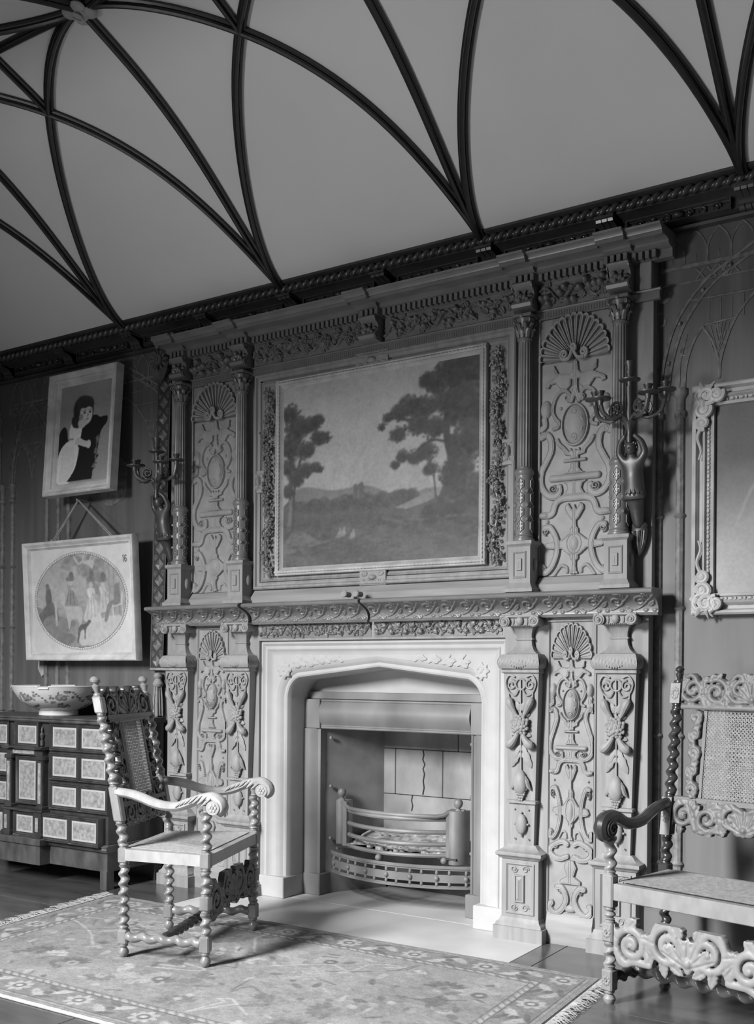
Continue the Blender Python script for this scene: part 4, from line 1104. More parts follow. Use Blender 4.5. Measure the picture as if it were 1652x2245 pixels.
# ------------------------------------------------------------------ carved seating
def turned(x, y, spec, bs=.0225, R_=.0235, e=.0056, pitch=.044):
    """post from a list of (kind, z0, z1): foot, block, twist, ball, neck"""
    m = M()
    for kind, z0, z1 in spec:
        if kind == 'foot': m.add(lathe([(0, z0), (.016, z0), (.023, z0 + (z1 - z0) * .25), (.024, z0 + (z1 - z0) * .45), (.017, z0 + (z1 - z0) * .7), (.013, z0 + (z1 - z0) * .8), (.017, z0 + (z1 - z0) * .95), (.017, z1)], 14), loc(x, y, 0))
        elif kind == 'block':
            m.add(box(x - bs, x + bs, y - bs, y + bs, z0 + .004, z1 - .004, .006))
            for z in (z0, z1): m.add(lathe([(.012, z - .007), (.019, z - .005), (.0205, z), (.019, z + .005), (.012, z + .007)], 12), loc(x, y, 0))
        elif kind == 'twist': m.add(twist((x, y, z0), (x, y, z1), R_, e, pitch, phase=x * 9 + y * 5))
        elif kind == 'ball': m.add(lathe([(.012, z0), (.020, z0 + .1 * (z1 - z0)), (.012, z0 + .2 * (z1 - z0)), (.023, z0 + .5 * (z1 - z0)), (.021, z0 + .65 * (z1 - z0)), (.012, z0 + .85 * (z1 - z0)), (.022, z1)], 14), loc(x, y, 0))
        elif kind == 'neck': m.add(lathe([(.012, z0), (.018, z0 + .006), (.014, z0 + .012), (.018, z1 - .004), (.018, z1)], 12), loc(x, y, 0))
    return m
def finial(x, y, z, s=1.0):
    return one((lambda vf: (A(vf[0]) * s + A((x, y, z)), vf[1]))(lathe([(.010, 0), (.016, .004), (.011, .010), (.013, .016), (.019, .034), (.020, .040), (.012, .046), (.014, .050), (.023, .058), (.024, .066), (.017, .076), (.008, .082), (0, .083)], 14)))
def scrollwork(w, h, n, seed, res=.0035, rail=0.0, arch=0.0):
    """pierced acanthus scrolls, mirrored"""
    r = R(w, h, res, True); rg = random.Random(seed); st = w / 2 / n
    def base(x): return arch * cos(pi * x / w)
    for i in range(n):
        cx = st * (i + .5); b = base(cx); cz = b + (h - arch) * (.48 if i % 2 else .55); q = 1 if i % 2 else -1; rr = min(st * .52, (h - arch) * .42)
        r.cord(spiral(cx, cz, rr, rr * .12, rg.uniform(0, 6), q * 1.75, 40), rr * .42, .009, .004)
        r.cord(spline([(cx - st * .5, b + (h - arch) * .15), (cx - st * .1, cz - q * rr * .8), (cx + st * .3, cz - q * rr * .9), (cx + st * .55, b + (h - arch) * (.85 if q > 0 else .2))]), rr * .40, .008, .004)
        for k in range(8):
            a = rg.uniform(0, 6.3); r.leaf(cx + rr * .75 * cos(a), cz + rr * .75 * sin(a), rr * .95, rr * .55, a + rg.uniform(.5, 1.2) * q, .009)
        r.dome(cx, cz, rr * .2, rr * .2, .012, .004)
    for k in range(7): 
        a = pi / 2 + (k - 3) * .38; r.leaf(0, base(0) + (h - arch) * .18, (h - arch) * .72, h * .16, a, .011)
    r.dome(0, base(0) + (h - arch) * .3, h * .1, h * .1, .016, .004)
    if rail:
        xs = np.linspace(0, w / 2, 12); r.band(np.stack([xs, [base(x) + rail / 2 for x in xs]], 1), rail, .010)
    r.H *= (np.abs(r.X) < w / 2 - res)
    return r
def weave(x0, x1, z0, z1, nx, nz, t=.0016, wid=.42, diag=True):
    """open cane: uprights, rows and both diagonals as thin strips in the xz plane"""
    m = M(); dx, dz = (x1 - x0) / nx, (z1 - z0) / nz
    for i in range(nx):
        x = x0 + (i + .5) * dx
        for o in (-.2, .2): m.add(box(x + (o - wid * .22) * dx, x + (o + wid * .22) * dx, -t, t * .2, z0, z1))
    for j in range(nz):
        z = z0 + (j + .5) * dz
        for o in (-.2, .2): m.add(box(x0, x1, -t * .2, t, z + (o - wid * .22) * dz, z + (o + wid * .22) * dz))
    if diag:
        w, h = x1 - x0, z1 - z0
        for sg in (-1, 1):
            k = -int(h / dx) - 1
            while k < nx + int(h / dx) + 1:
                xa = x0 + (k + .5) * dx; pts = []
                za, zb = z0, z1; xb = xa + sg * h
                p = [A((xa, za)), A((xb, zb))]
                # clip to the panel
                d = p[1] - p[0]; t0, t1 = 0.0, 1.0
                for lim, s in ((x0, 1), (x1, -1)):
                    a_ = s * (p[0][0] - lim); b_ = s * d[0]
                    if b_ > 0: t0 = max(t0, -a_ / b_)
                    elif b_ < 0: t1 = min(t1, -a_ / b_)
                if t1 - t0 > .01:
                    a_, b_ = p[0] + d * t0, p[0] + d * t1; nrm = A((-sg, 1)) / 1.414 * dx * .075
                    q = [a_ - nrm, a_ + nrm, b_ + nrm, b_ - nrm]
                    m.add(prism([(u[0], u[1]) for u in q], -t * 1.4, -t * .6))
                k += 1
    return m

# ---- armchair on the carpet
AC = thing('armchair', 'high-backed barley-twist armchair with caned seat and back standing on the carpet', 'chair', (-3.535, -1.135, .0135), rad(21.5))
lean = lambda z: -.150 * np.clip((z - .47) / .77, 0, None) ** 1.1
def lb(v): v[:, 0] += lean(v[:, 2]); return v
bsp = [('foot', 0, .05), ('block', .05, .123), ('twist', .13, .403), ('block', .41, .485), ('twist', .492, .585), ('block', .592, .755), ('twist', .762, 1.062), ('block', 1.07, 1.155)]
fsp = [('foot', 0, .053), ('block', .053, .133), ('twist', .14, .226), ('block', .233, .305), ('twist', .312, .406), ('block', .413, .492), ('twist', .50, .655), ('neck', .655, .69)]
for sg in (-1, 1):
    p = obj('back_post', sheared(turned(0, sg * .255, bsp), lb), 'walnut', AC); obj('finial', sheared(finial(0, sg * .255, 1.157), lb), 'walnut', p)
    obj('front_post', turned(.41, sg * .325, fsp), 'walnut', AC)
    a = M(); P = spline([(-.035, sg * .258, .728), (.06, sg * .272, .716), (.18, sg * .295, .682), (.28, sg * .312, .680), (.37, sg * .325, .712), (.44, sg * .332, .726), (.478, sg * .335, .708), (.486, sg * .335, .678), (.466, sg * .335, .658)], 7)
    n = len(P); rr = np.interp(np.linspace(0, 1, n), [0, .15, .4, .6, .85, 1], [.020, .023, .021, .023, .026, .020])
    a.add(tube(P, rr, 10, flat=1.15, up=(0, 0, 1)))
    a.add(tube([(.452, sg * .335 - .031, .684), (.452, sg * .335 + .031, .684)], [.030, .030], 16))
    arm = obj('arm', a, 'walnut_lit', AC)
    for s2 in (-1, 1):
        q = M()
        for k in range(6): q.add(ball((.452 + .013 * cos(k * pi / 3), sg * .335 + s2 * .031, .684 + .013 * sin(k * pi / 3)), (.008, .004, .008), 7, 5))
        q.add(ball((.452, sg * .335 + s2 * .032, .684), (.006, .005, .006), 7, 5))
        for k in range(7):
            t = k / 6; x = .30 + .13 * t; z = .70 + .022 * sin(pi * t * .8)
            q.add(tube([(x - .03, sg * (.312 + .02 * t) + s2 * .026, z - .022), (x - .008, sg * (.314 + .02 * t) + s2 * .029, z - .004), (x + .012, sg * (.316 + .02 * t) + s2 * .024, z + .012)], [.002, .006, .002], 5, flat=.6))
        obj('carving', q, 'walnut_lit', arm)
def rail(p0, p1, z0, z1, t, name='seat_rail', material='walnut_lit'):
    p0, p1 = A(p0), A(p1); d = (p1 - p0) / np.linalg.norm(p1 - p0); nn = A((-d[1], d[0])) * t / 2
    return obj(name, one(prism([tuple(p0 - nn), tuple(p0 + nn), tuple(p1 + nn), tuple(p1 - nn)], z0, z1, 'z')), material, AC)
rail((.41, -.30), (.41, .30), .425, .476, .036); rail((.0, -.235), (.0, .235), .43, .476, .036)
rail((.018, -.262), (.392, -.324), .428, .478, .036); rail((.018, .262), (.392, .324), .428, .478, .036)
cs_ = weave(-.5, .5, 0, 1, 56, 42, .0009, .75, False)
def seatmap(v):
    s = v[:, 2]; hw = .245 + .066 * s
    return np.stack([.02 + .372 * s, v[:, 0] * 2 * hw, .4795 + v[:, 1] - .010 * np.sin(pi * s) * np.cos(pi * v[:, 0])], 1)
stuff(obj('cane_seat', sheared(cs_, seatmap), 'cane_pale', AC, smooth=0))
obj('seat_lining', one(grid(np.stack([np.stack([np.linspace(.03, .38, 6)] * 2, 0).T, np.stack([np.linspace(-.25, -.31, 6), np.linspace(.25, .31, 6)], 1), np.full((6, 2), .466)], -1))), 'cane_dark', AC)
for sg in (-1, 1): obj('stretcher', one(twist((.02, sg * .258, .088), (.39, sg * .322, .095), .023, .006, .085)), 'walnut', AC)
obj('stretcher', one(twist((.2, -.28, .092), (.2, .28, .092), .022, .006, .06)), 'walnut_dark', AC)
fs = scrollwork(.60, .20, 2, 21, .0032, .0, .03)
obj('front_stretcher', one((lambda vf: vf)(fs.pierced(.018))), 'walnut_dark', AC, (0, 0, 0), 50)
o = bpy.data.objects['front_stretcher']; o.rotation_euler = (0, 0, pi / 2); o.location = (.415, 0, .165)
def backpart(name, r_, y, z0, material='walnut_dark', th=.022, x=.006):
    v, f = r_.pierced(th); v = A(v); w = np.stack([x - v[:, 1], v[:, 0] + y, v[:, 2] + z0], 1); w[:, 0] += lean(w[:, 2])
    return obj(name, one((w, f)), material, AC, smooth=50)
backpart('crest_rail', scrollwork(.45, .165, 2, 31, .0030, .02, .0), 0, 1.03)
backpart('lower_rail', scrollwork(.45, .13, 2, 32, .0030, .0, .0), 0, .565)
for sg in (-1, 1):
    s = R(.085, .40, .0032); rg = random.Random(40)
    for k in range(4):
        s.cord(spiral(sg * .004, .05 + .1 * k, .032, .005, k * 2, 1.6 * (-1) ** k), .013, .008, .004)
        for q in range(4): s.leaf(rg.uniform(-.02, .02), .03 + .1 * k + rg.uniform(0, .05), .045, .02, rg.uniform(0, 6), .010)
    s.band([(-.038 * sg, 0), (-.038 * sg, .40)], .010, .010)
    backpart('side_splat', s, sg * .165, .665)
b = M()
for sg in (-1, 1): b.add(box(.0, .016, sg * .118 - .006, sg * .118 + .006, .66, 1.07))
for z in (.655, 1.045): b.add(box(-.004, .02, -.235, .235, z, z + .022, .002))
obj('panel_frame', sheared(b, lb), 'walnut_dark', AC)
cw = weave(-.112, .112, .68, 1.045, 13, 27, .0010, .42, False)
def cmap(v): return lb(np.stack([.008 - v[:, 1], v[:, 0], v[:, 2]], 1))
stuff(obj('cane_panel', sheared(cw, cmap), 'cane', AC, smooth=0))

# ---- caned settee by the wall
SE = thing('settee', 'long caned settee with dark twist posts and pale carved rails against the wall', 'settee', (-1.429, -.748, 0), rad(-13))
SL, SD = 1.36, .41
slean = lambda z: .105 * np.clip((z - .5) / .8, 0, None) ** 1.1
def ls(v): v[:, 1] += slean(v[:, 2]); return v
sf = [('foot', 0, .046), ('block', .046, .138), ('twist', .145, .230), ('block', .236, .319), ('ball', .325, .365), ('block', .369, .506)]
sf_arm = [('twist', .512, .650), ('neck', .65, .69)]
sb = [('foot', 0, .046), ('block', .046, .138), ('twist', .145, .355), ('block', .36, .50), ('twist', .507, .60), ('block', .607, .775), ('twist', .782, 1.146), ('block', 1.153, 1.25)]
for k, x in enumerate((0, SL / 2, SL)):
    f = obj('front_post', turned(x, 0, sf, .024), 'settee_wood', SE)
    if k != 1: obj('arm_post', turned(x, 0, sf_arm, .024, .0235, .0060, .050), 'walnut', f)
    for z in (.092, .278):
        q = M()
        for j in range(8): q.add(ball((x + .012 * cos(j * pi / 4), -.0245, z + .014 * sin(j * pi / 4)), (.007, .003, .008), 6, 5))
        q.add(ball((x, -.0255, z), .005, 6, 5)); obj('rosette', q, 'settee_wood', f)
    p = obj('back_post', sheared(turned(x, SD, sb, .023, .0235, .0060, .050), ls), 'walnut_dark' , SE); obj('finial', sheared(finial(x, SD, 1.252, .78), ls), 'walnut_dark', p)
    for z0, z1 in ((.607, .775), (1.153, 1.25)):
        obj('post_face', sheared(one(box(x - .0225, x + .0225, SD - .026, SD - .022, z0 + .006, z1 - .006, .001)), ls), 'settee_wood', p)
        q = M()
        for j in range(8): q.add(ball((x + .013 * cos(j * pi / 4), SD - .027, (z0 + z1) / 2 + .018 * sin(j * pi / 4)), (.007, .003, .010), 6, 5))
        obj('rosette', sheared(q, ls), 'settee_wood', p)
    obj('stretcher', one(twist((x, .02, .092), (x, SD - .02, .092), .024, .007, .07)), 'walnut_dark', SE)
for x in (0, SL):
    P = spline([(x, SD + .02, .748), (x, .32, .728), (x, .22, .690), (x, .12, .688), (x, .03, .722), (x, -.03, .722), (x, -.062, .700), (x, -.060, .668), (x, -.035, .655)], 7)
    a = M(); a.add(tube(P, np.interp(np.linspace(0, 1, len(P)), [0, .4, .7, 1], [.023, .024, .030, .028]), 10, flat=1.0)); a.add(tube([(x - .034, -.035, .685), (x + .034, -.035, .685)], .032, 16))
    arm = obj('arm', a, 'walnut_dark', SE)
    for s2 in (-1, 1):
        p_ = spiral(-.035, .685, .026, .004, 0, 1.6); obj('carving', one(tube([(x + s2 * .035, u, z) for u, z in p_], .004, 5)), 'walnut_dark', arm)
def srail(x0, x1, y0, y1, z0, z1, name='seat_rail', material='settee_wood'): return obj(name, one(box(x0, x1, y0, y1, z0, z1, .003)), material, SE)
for x0, x1 in ((.024, SL / 2 - .024), (SL / 2 + .024, SL - .024)):
    srail(x0, x1, -.018, .018, .405, .470); srail(x0, x1, SD - .016, SD + .016, .41, .470)
    r_ = scrollwork(x1 - x0, .20, 2, 51, .0034, .0, .02); v, f = r_.pierced(.022); v = A(v) + A(((x0 + x1) / 2, -.008, .150)); obj('carved_stretcher', one((v, f)), 'settee_wood', SE, smooth=50)
    stuff(obj('cane_seat', sheared(weave(x0, x1, .02, SD - .02, 52, 32, .0009, .40, False), lambda v: np.stack([v[:, 0], v[:, 2], .474 + v[:, 1]], 1)), 'cane', SE, smooth=0))
    obj('seat_lining', one(box(x0, x1, .01, SD - .01, .458, .460)), 'cane_dark', SE)
    obj('crest_rail', sheared(one((lambda vf: (A(vf[0]) + A(((x0 + x1) / 2, SD - .012, 1.135)), vf[1]))(scrollwork(x1 - x0, .15, 3, 52, .0034, .022, .0).pierced(.024))), ls), 'settee_back', SE, smooth=50)
    obj('lower_rail', sheared(one((lambda vf: (A(vf[0]) + A(((x0 + x1) / 2, SD - .012, .625)), vf[1]))(scrollwork(x1 - x0, .14, 3, 53, .0034, .0, -.0).pierced(.024))), ls), 'settee_back', SE, smooth=50)
    obj('lower_bar', sheared(one(box(x0, x1, SD - .012, SD + .014, .752, .775, .002)), ls), 'settee_back', SE)
    for sx, xx_ in ((1, x0 + .075), (-1, x1 - .075)):
        s = R(.075, .37, .0034); rg = random.Random(41)
        for k in range(5):
            s.cord(spiral(.0, .037 + .074 * k, .031, .005, -pi / 2, 1.7 * (-1) ** k), .014, .008, .004); s.cord(spiral(.012 * (-1) ** k, .074 * k, .018, .004, pi / 2, 1.4 * (-1) ** k), .010, .007, .004)
            for q in range(2): s.leaf(rg.uniform(-.02, .02), .03 + .074 * k, .035, .018, rg.uniform(0, 6), .010)
        v, f = s.pierced(.02); obj('side_splat', sheared(one((A(v) + A((xx_, SD - .010, .772)), f)), ls), 'settee_back', SE, smooth=50)
    pw, ph_ = x0 + .118, x1 - .118
    for xx_ in (pw - .006, ph_ + .006): obj('panel_bar', sheared(one(box(xx_ - .007, xx_ + .007, SD - .006, SD + .012, .772, 1.14)), ls), 'settee_back', SE)
    stuff(obj('cane_panel', sheared(weave(pw, ph_, .775, 1.14, 25, 21, .0010, .30, True), lambda v: ls(np.stack([v[:, 0], SD + v[:, 1], v[:, 2]], 1))), 'cane', SE, smooth=0))
obj('stretcher', one(twist((.0, .20, .092), (SL, .20, .092), .027, .008, .085, ends=.03)), 'walnut', SE)
# ------------------------------------------------------------------ inlaid cabinet
CB = thing('inlaid_cabinet', 'low ebonised cabinet with rows of small drawers faced in engraved ivory plaques', 'cabinet', (-5.277, -.43, 0))
cm_ = M(); hwc = .695
cm_.add(box(-hwc, hwc, .012, .455, .236, .965)); obj('carcase', cm_, 'ebony', CB)
obj('top_board', one(extr([(.46, .962), (-.012, .962), (-.018, .97), (-.012, .978), (-.020, .984), (-.020, .992), (.46, .993)], -hwc - .015, hwc + .015)), 'ebony_worn', CB)
m = M(); m.add(box(-hwc, hwc, .004, .455, .105, .232, .003)); m.add(extr([(.455, .222), (-.012, .222), (-.022, .236), (-.016, .246), (-.022, .254), (0, .262), (.455, .262)], -hwc - .02, hwc + .02)); obj('base_board', m, 'ebony_worn', CB)
m = M(); m.add(box(-.20, .20, -.075, .01, .105, .232, .003)); m.add(box(-.21, .21, -.085, .01, .222, .262, .004)); obj('base_break', m, 'ebony_worn', CB)
for x in (-hwc, hwc - .055):
    for y in (.0, .39): obj('foot', one(box(x, x + .055, y, y + .06, 0, .11, .002)), 'ebony_worn', CB)
def plaque(x0, x1, z0, z1, y=.012, out=.0, knob=None):
    """drawer front: ripple moulding, ivory border, engraved plate"""
    d = obj('drawer', one(frame(x0 - .026, x1 + .026, z0 - .026, z1 + .026, [(0, -.005 - out), (0, .012), (.005, .016), (.010, .010), (.014, .013), (.018, .006), (.026, .004)], y - out)), 'ebony', CB)
    obj('border', one(frame(x0, x1, z0, z1, [(0, .002), (0, .005), (.011, .005), (.011, .002)], y - out)), 'ivory', d)
    obj('plate', one(box(x0 + .010, x1 - .010, y - out - .004, y - out, z0 + .010, z1 - .010)), 'engraved', d)
    return d
rows = ((.818, .935, 0), (.641, .757, 0), (.464, .577, 0), (.276, .392, .045))
for sg in (-1, 1):
    for z0, z1, o in rows:
        sh_ = .0 if not o else -.028
        for a, b in ((.215, .422), (.470, .672)):
            x0, x1 = sorted((sg * (a + sh_), sg * (b + sh_ * .9))); plaque(x0, x1, z0, z1, .012, o)
        e = M(); e.add(box(sg * (.446 + sh_) - .010, sg * (.446 + sh_) + .010, .004 - o, .012, z0 - .02, z1 + .02, .002))
        for k in range(5): e.add(ball((sg * (.446 + sh_), .002 - o, z0 + (k + .5) * (z1 - z0) / 5), (.005, .004, .009 if k % 2 else .006), 7, 5))
        obj('escutcheon', e, 'bronze', CB)
plaque(-.085, .085, .828, .938, .004, .01)                      # middle drawer over the door
m = M(); m.add(extr([(.02, .795), (-.05, .795), (-.062, .803), (-.055, .812), (.02, .815)], -.185, .185)); m.add(box(-.165, .165, -.028, .02, .757, .795)); obj('door_lintel', m, 'ebony', CB)
obj('inlay', one(box(-.11, .09, -.031, -.027, .765, .788)), 'engraved', CB)
dr_ = obj('door', one(frame(-.105, .105, .455, .75, [(0, -.01), (0, .014), (.006, .016), (.016, .008), (.030, .006)], .0)), 'ebony', CB)
obj('border', one(frame(-.077, .077, .483, .722, [(0, .002), (0, .008), (.010, .008), (.010, .002)], 0)), 'ivory', dr_); obj('plate', one(box(-.068, .068, -.007, 0, .492, .713)), 'engraved', dr_)
for sg in (-1, 1):
    m = M(); m.add(box(sg * .145 - .024, sg * .145 + .024, -.034, .02, .448, .735, .002)); m.add(box(sg * .145 - .032, sg * .145 + .032, -.042, .02, .732, .757, .003)); m.add(box(sg * .145 - .032, sg * .145 + .032, -.042, .02, .432, .452, .003)); p = obj('door_pilaster', m, 'ebony', CB)
    obj('inlay', one(box(sg * .145 - .013, sg * .145 + .013, -.0365, -.034, .47, .715)), 'engraved', p)
    m = M(); m.add(box(sg * .145 - .034, sg * .145 + .034, -.052, .02, .262, .415, .002)); m.add(box(sg * .145 - .042, sg * .145 + .042, -.06, .02, .262, .290, .003)); p = obj('pedestal', m, 'ebony', CB)
    obj('inlay', one(box(sg * .145 - .013, sg * .145 + .013, -.0545, -.052, .30, .385)), 'engraved', p)
    obj('baluster', one(lathe([(0, .82), (.012, .82), (.012, .85), (.006, .856), (.012, .875), (.014, .885), (.006, .90), (.008, .912), (.004, .925), (.0, .94)], 12)), 'bronze', CB, (sg * .125, .0, 0))
m = M(); m.add(extr([(.02, .412), (-.045, .412), (-.058, .42), (-.05, .43), (.02, .434)], -.19, .19)); obj('door_sill', m, 'ebony', CB)
plaque(-.075, .075, .285, .388, .004, .025)

# ------------------------------------------------------------------ china bowl
cbx, cby, cbz = -5.30, -.18, .9935
pr = spline([(.118, 0), (.122, .004), (.120, .028), (.124, .034), (.17, .052), (.225, .086), (.262, .13), (.288, .178), (.292, .185), (.286, .186), (.26, .135), (.22, .092), (.16, .058), (.08, .045), (0, .043)], 10)
na = 320; th = np.linspace(0, 2 * pi, na, endpoint=False)
Pb = np.stack([pr[:, :1] * np.cos(th), pr[:, :1] * np.sin(th), np.repeat(pr[:, 1:], na, 1)], -1)
nt = 10
Pb[:, :, 2] -= ((pr[:, 1:] > .18) * .012) * (np.abs(np.sin(th * 2.5 + 1.0)) > .96)
c = np.full(Pb.shape[:2], .86)
rg = random.Random(9); U = th[None, :] * .22; Z = np.repeat(pr[:, 1:], na, 1); outer = np.arange(len(pr))[:, None] < 80
def blot(a, z, ra, rz, v, amt=1.0):
    d = (np.angle(np.exp(1j * (th[None, :] - a))) * .22 / ra) ** 2 + ((Z - z) / rz) ** 2
    k = (d < 1) & outer; c[k] = c[k] * (1 - amt) + v * amt
for k in range(7):
    a0 = k * .9 + .2
    for j in range(26): blot(a0 + rg.gauss(0, .17), .115 + rg.gauss(0, .022), rg.uniform(.005, .014), rg.uniform(.004, .010), rg.uniform(.38, .62))
    blot(a0, .118, .024, .020, .55); blot(a0 + .02, .12, .014, .012, .70); blot(a0 + .1, .112, .018, .014, .48); blot(a0 + .1, .113, .009, .007, .68)
    for j in range(5): blot(a0 + .3 + .06 * j, .15 - .012 * j, .008, .005, .42)
    for j in range(8): blot(a0 + .1 + rg.gauss(0, .08), .062 + rg.gauss(0, .007), .010, .005, rg.uniform(.35, .55))
cl = np.where(c < .04, c / 12.92, ((c + .055) / 1.055) ** 2.4)
bw = M(); bw.add(grid(Pb, wrap_u=True))
bo = obj('china_bowl', bw, 'china', None, (cbx, cby, cbz), 60, cl.ravel())
tag(bo, 'large white china punch bowl with flower sprays standing on the cabinet', 'bowl')

# ------------------------------------------------------------------ carpet
RW, RH = 2.86, 1.53
cp_ = Pic(RW, RH, .0058); rs = np.random.RandomState(4)
n1 = fbm(cp_.ny, cp_.nx, 30, 4, 3, .55); n2 = fbm(cp_.ny, cp_.nx, 9, 4, 5, .55); n3 = fbm(cp_.ny, cp_.nx, 120, 2, 6, .55)
cp_.H[:] = .66 + .10 * (n2 - .5) + .12 * (n1 - .5)
rg = random.Random(12)
bx = np.minimum(RW / 2 - np.abs(cp_.X), np.minimum(cp_.Z, RH - cp_.Z))
def palmette(x, z, s, a, v1, v2):
    for k in range(7): t = a + (k - 3) * .42; cp_.ell(x + s * .55 * cos(t), z + s * .55 * sin(t), s * .42, s * .16, v1, t, .3)
    cp_.ell(x, z, s * .34, s * .34, v2, 0, .3); cp_.ell(x, z, s * .14, s * .14, v1, 0, .4)
for k in range(15):                            # field vines
    pts = [(rg.uniform(-1.1, 1.1), rg.uniform(.3, 1.25))]
    for j in range(5): pts.append((pts[-1][0] + rg.uniform(-.25, .25), pts[-1][1] + rg.uniform(-.18, .18)))
    cp_.line(spline(pts, 6) if k % 3 else pts, .012, .80 if k % 2 else .54, .9)
for k in range(46): palmette(rg.uniform(-1.12, 1.12), rg.uniform(.28, 1.26), rg.uniform(.04, .11), rg.uniform(0, 6), rg.choice((.80, .52, .74, .56)), rg.choice((.50, .72, .60)))
for k in range(160): cp_.ell(rg.uniform(-1.15, 1.15), rg.uniform(.26, 1.28), rg.uniform(.012, .045), rg.uniform(.008, .02), rg.choice((.78, .54, .50, .72)), rg.uniform(0, 3), .3, .8)
fld_ = cp_.H.copy()
cp_.H[:] = np.where(bx < .235, .68 + .1 * (n1 - .5), cp_.H)
main = (bx > .055) & (bx < .195); cp_.H[main] = (.60 + .10 * (n1 - .5))[main]
def border(t):                                  # point and direction along the middle of the border
    L = [RW - .25, RH - .25]; per = 2 * sum(L); t = t % per
    if t < L[0]: return (-L[0] / 2 + t, .125), 0
    t -= L[0]
    if t < L[1]: return (L[0] / 2, .125 + t), pi / 2
    t -= L[1]
    if t < L[0]: return (L[0] / 2 - t, RH - .125), pi
    return (-L[0] / 2, RH - .125 - (t - L[0])), -pi / 2
per = 2 * (RW + RH - .5); nb = 44
for k in range(nb):
    (x, z), a = border(k * per / nb)
    if k % 2 == 0:
        for q in range(8): cp_.ell(x + .040 * cos(q * pi / 4), z + .036 * sin(q * pi / 4), .024, .015, .77, q * pi / 4, .3)
        cp_.ell(x, z, .030, .028, .52); cp_.ell(x, z, .015, .014, .80)
    else:
        for sg in (-1, 1):
            cp_.ell(x + .045 * sg * cos(a + .6), z + .045 * sg * sin(a + .6), .058, .022, .80 if sg > 0 else .76, a + .6 * sg, .3); cp_.ell(x + .05 * sg * cos(a + 1.9), z + .05 * sg * sin(a + 1.9), .045, .014, .50, a - .4 * sg, .3)
        cp_.ell(x, z, .02, .02, .50)
for d, w, v in ((.052, .006, .46), (.032, .008, .60), (.018, .006, .58), (.198, .006, .46), (.232, .006, .50), (.212, .012, .78)):
    cp_.H = np.where(np.abs(bx - d) < w / 2, v, cp_.H)
cp_.H = np.where(bx < .012, .74, cp_.H); gd = (bx > .199) & (bx < .230); cp_.H = np.where(gd & (((cp_.X + cp_.Z) % .05) < .018), .58, cp_.H)
cp_.H = .85 * np.clip((cp_.H - .66) * .95 + .66 + .10 * (n3 - .5), .3, .92)
q00, q10, q01, q11 = A((-4.27, -2.035)), A((-1.485, -2.01)), A((-4.455, -.492)), A((-1.560, -.480))
u = (cp_.X / RW + .5)[..., None]; v = (cp_.Z / RH)[..., None]
xy = q00 * (1 - u) * (1 - v) + q10 * u * (1 - v) + q01 * (1 - u) * v + q11 * u * v
wv = .010 + .004 * (fbm(cp_.ny, cp_.nx, 6, 2, 8, .55) - .5) + .002 * (n3 - .5)
edge = (bx < .008); wv = np.where(edge, .002, wv)
CP = thing('carpet', 'pale patterned carpet with flowered border and fringed ends before the hearth', 'carpet', (-3.0, -1.25, 0))
m = M(); m.add(grid(np.stack([xy[..., 0] + 3.0, xy[..., 1] + 1.25, wv], -1))); obj('pile', m, 'carpet', CP, colors=cp_.cols(), smooth=0)
for side, (a, b) in enumerate(((q00, q01), (q10, q11))):
    fm_ = M(); sg = -1 if side == 0 else 1
    for k in range(300):
        t = k / 299; p = a * (1 - t) + b * t + A((3.0, 1.25)); L = rg.uniform(.05, .115) if side == 0 else rg.uniform(.045, .075); dy = rg.gauss(0, .03)
        fm_.add(tube([(p[0], p[1], .008), (p[0] + sg * L * .5, p[1] + dy * .4, .009 + rg.uniform(0, .006)), (p[0] + sg * L, p[1] + dy, .004)], [.0021, .0026, .0012], 4))
    stuff(obj('fringe', fm_, 'fringe', CP))
# ------------------------------------------------------------------ pictures
def plaster_noise(p, s, a, seed=1): p.H += a * (fbm(p.ny, p.nx, s, 4, seed, p.h / p.w) - .5)
# landscape in the overmantel
LW, LH = 1.235, 1.045
pc = Pic(LW, LH, .0046); X, Z = pc.X / LW + .5, pc.Z / LH
pc.H[:] = .61 + .04 * np.clip((Z - .3) / .5, 0, 1) - .05 * np.clip((.85 - Z) / .5, 0, 1) * 0
plaster_noise(pc, 4, .07, 2)
def P2(x, z): return (x - .5) * LW, z * LH
def clump(x, z, s, v, n, seed, sx=1.0):
    rg = random.Random(seed)
    for k in range(3): pc.ell(*P2(x + s * rg.uniform(-.35, .35), z + s * rg.uniform(-.3, .3)), s * LW * .75, s * LW * .55, v - .01, rg.uniform(-.5, .5), .5, .75)
    for k in range(int(n * 2.4)):
        a, q = rg.uniform(0, 6.3), math.sqrt(rg.random()); px, pz = P2(x + s * sx * q * cos(a), z + s * q * sin(a))
        rr = max(.006, s * LW * rg.uniform(.07, .15)); pc.ell(px, pz, rr, rr * .72, v + rg.uniform(-.04, .04) + .04 * sin(a), rg.uniform(-.4, .4), .5, .75)
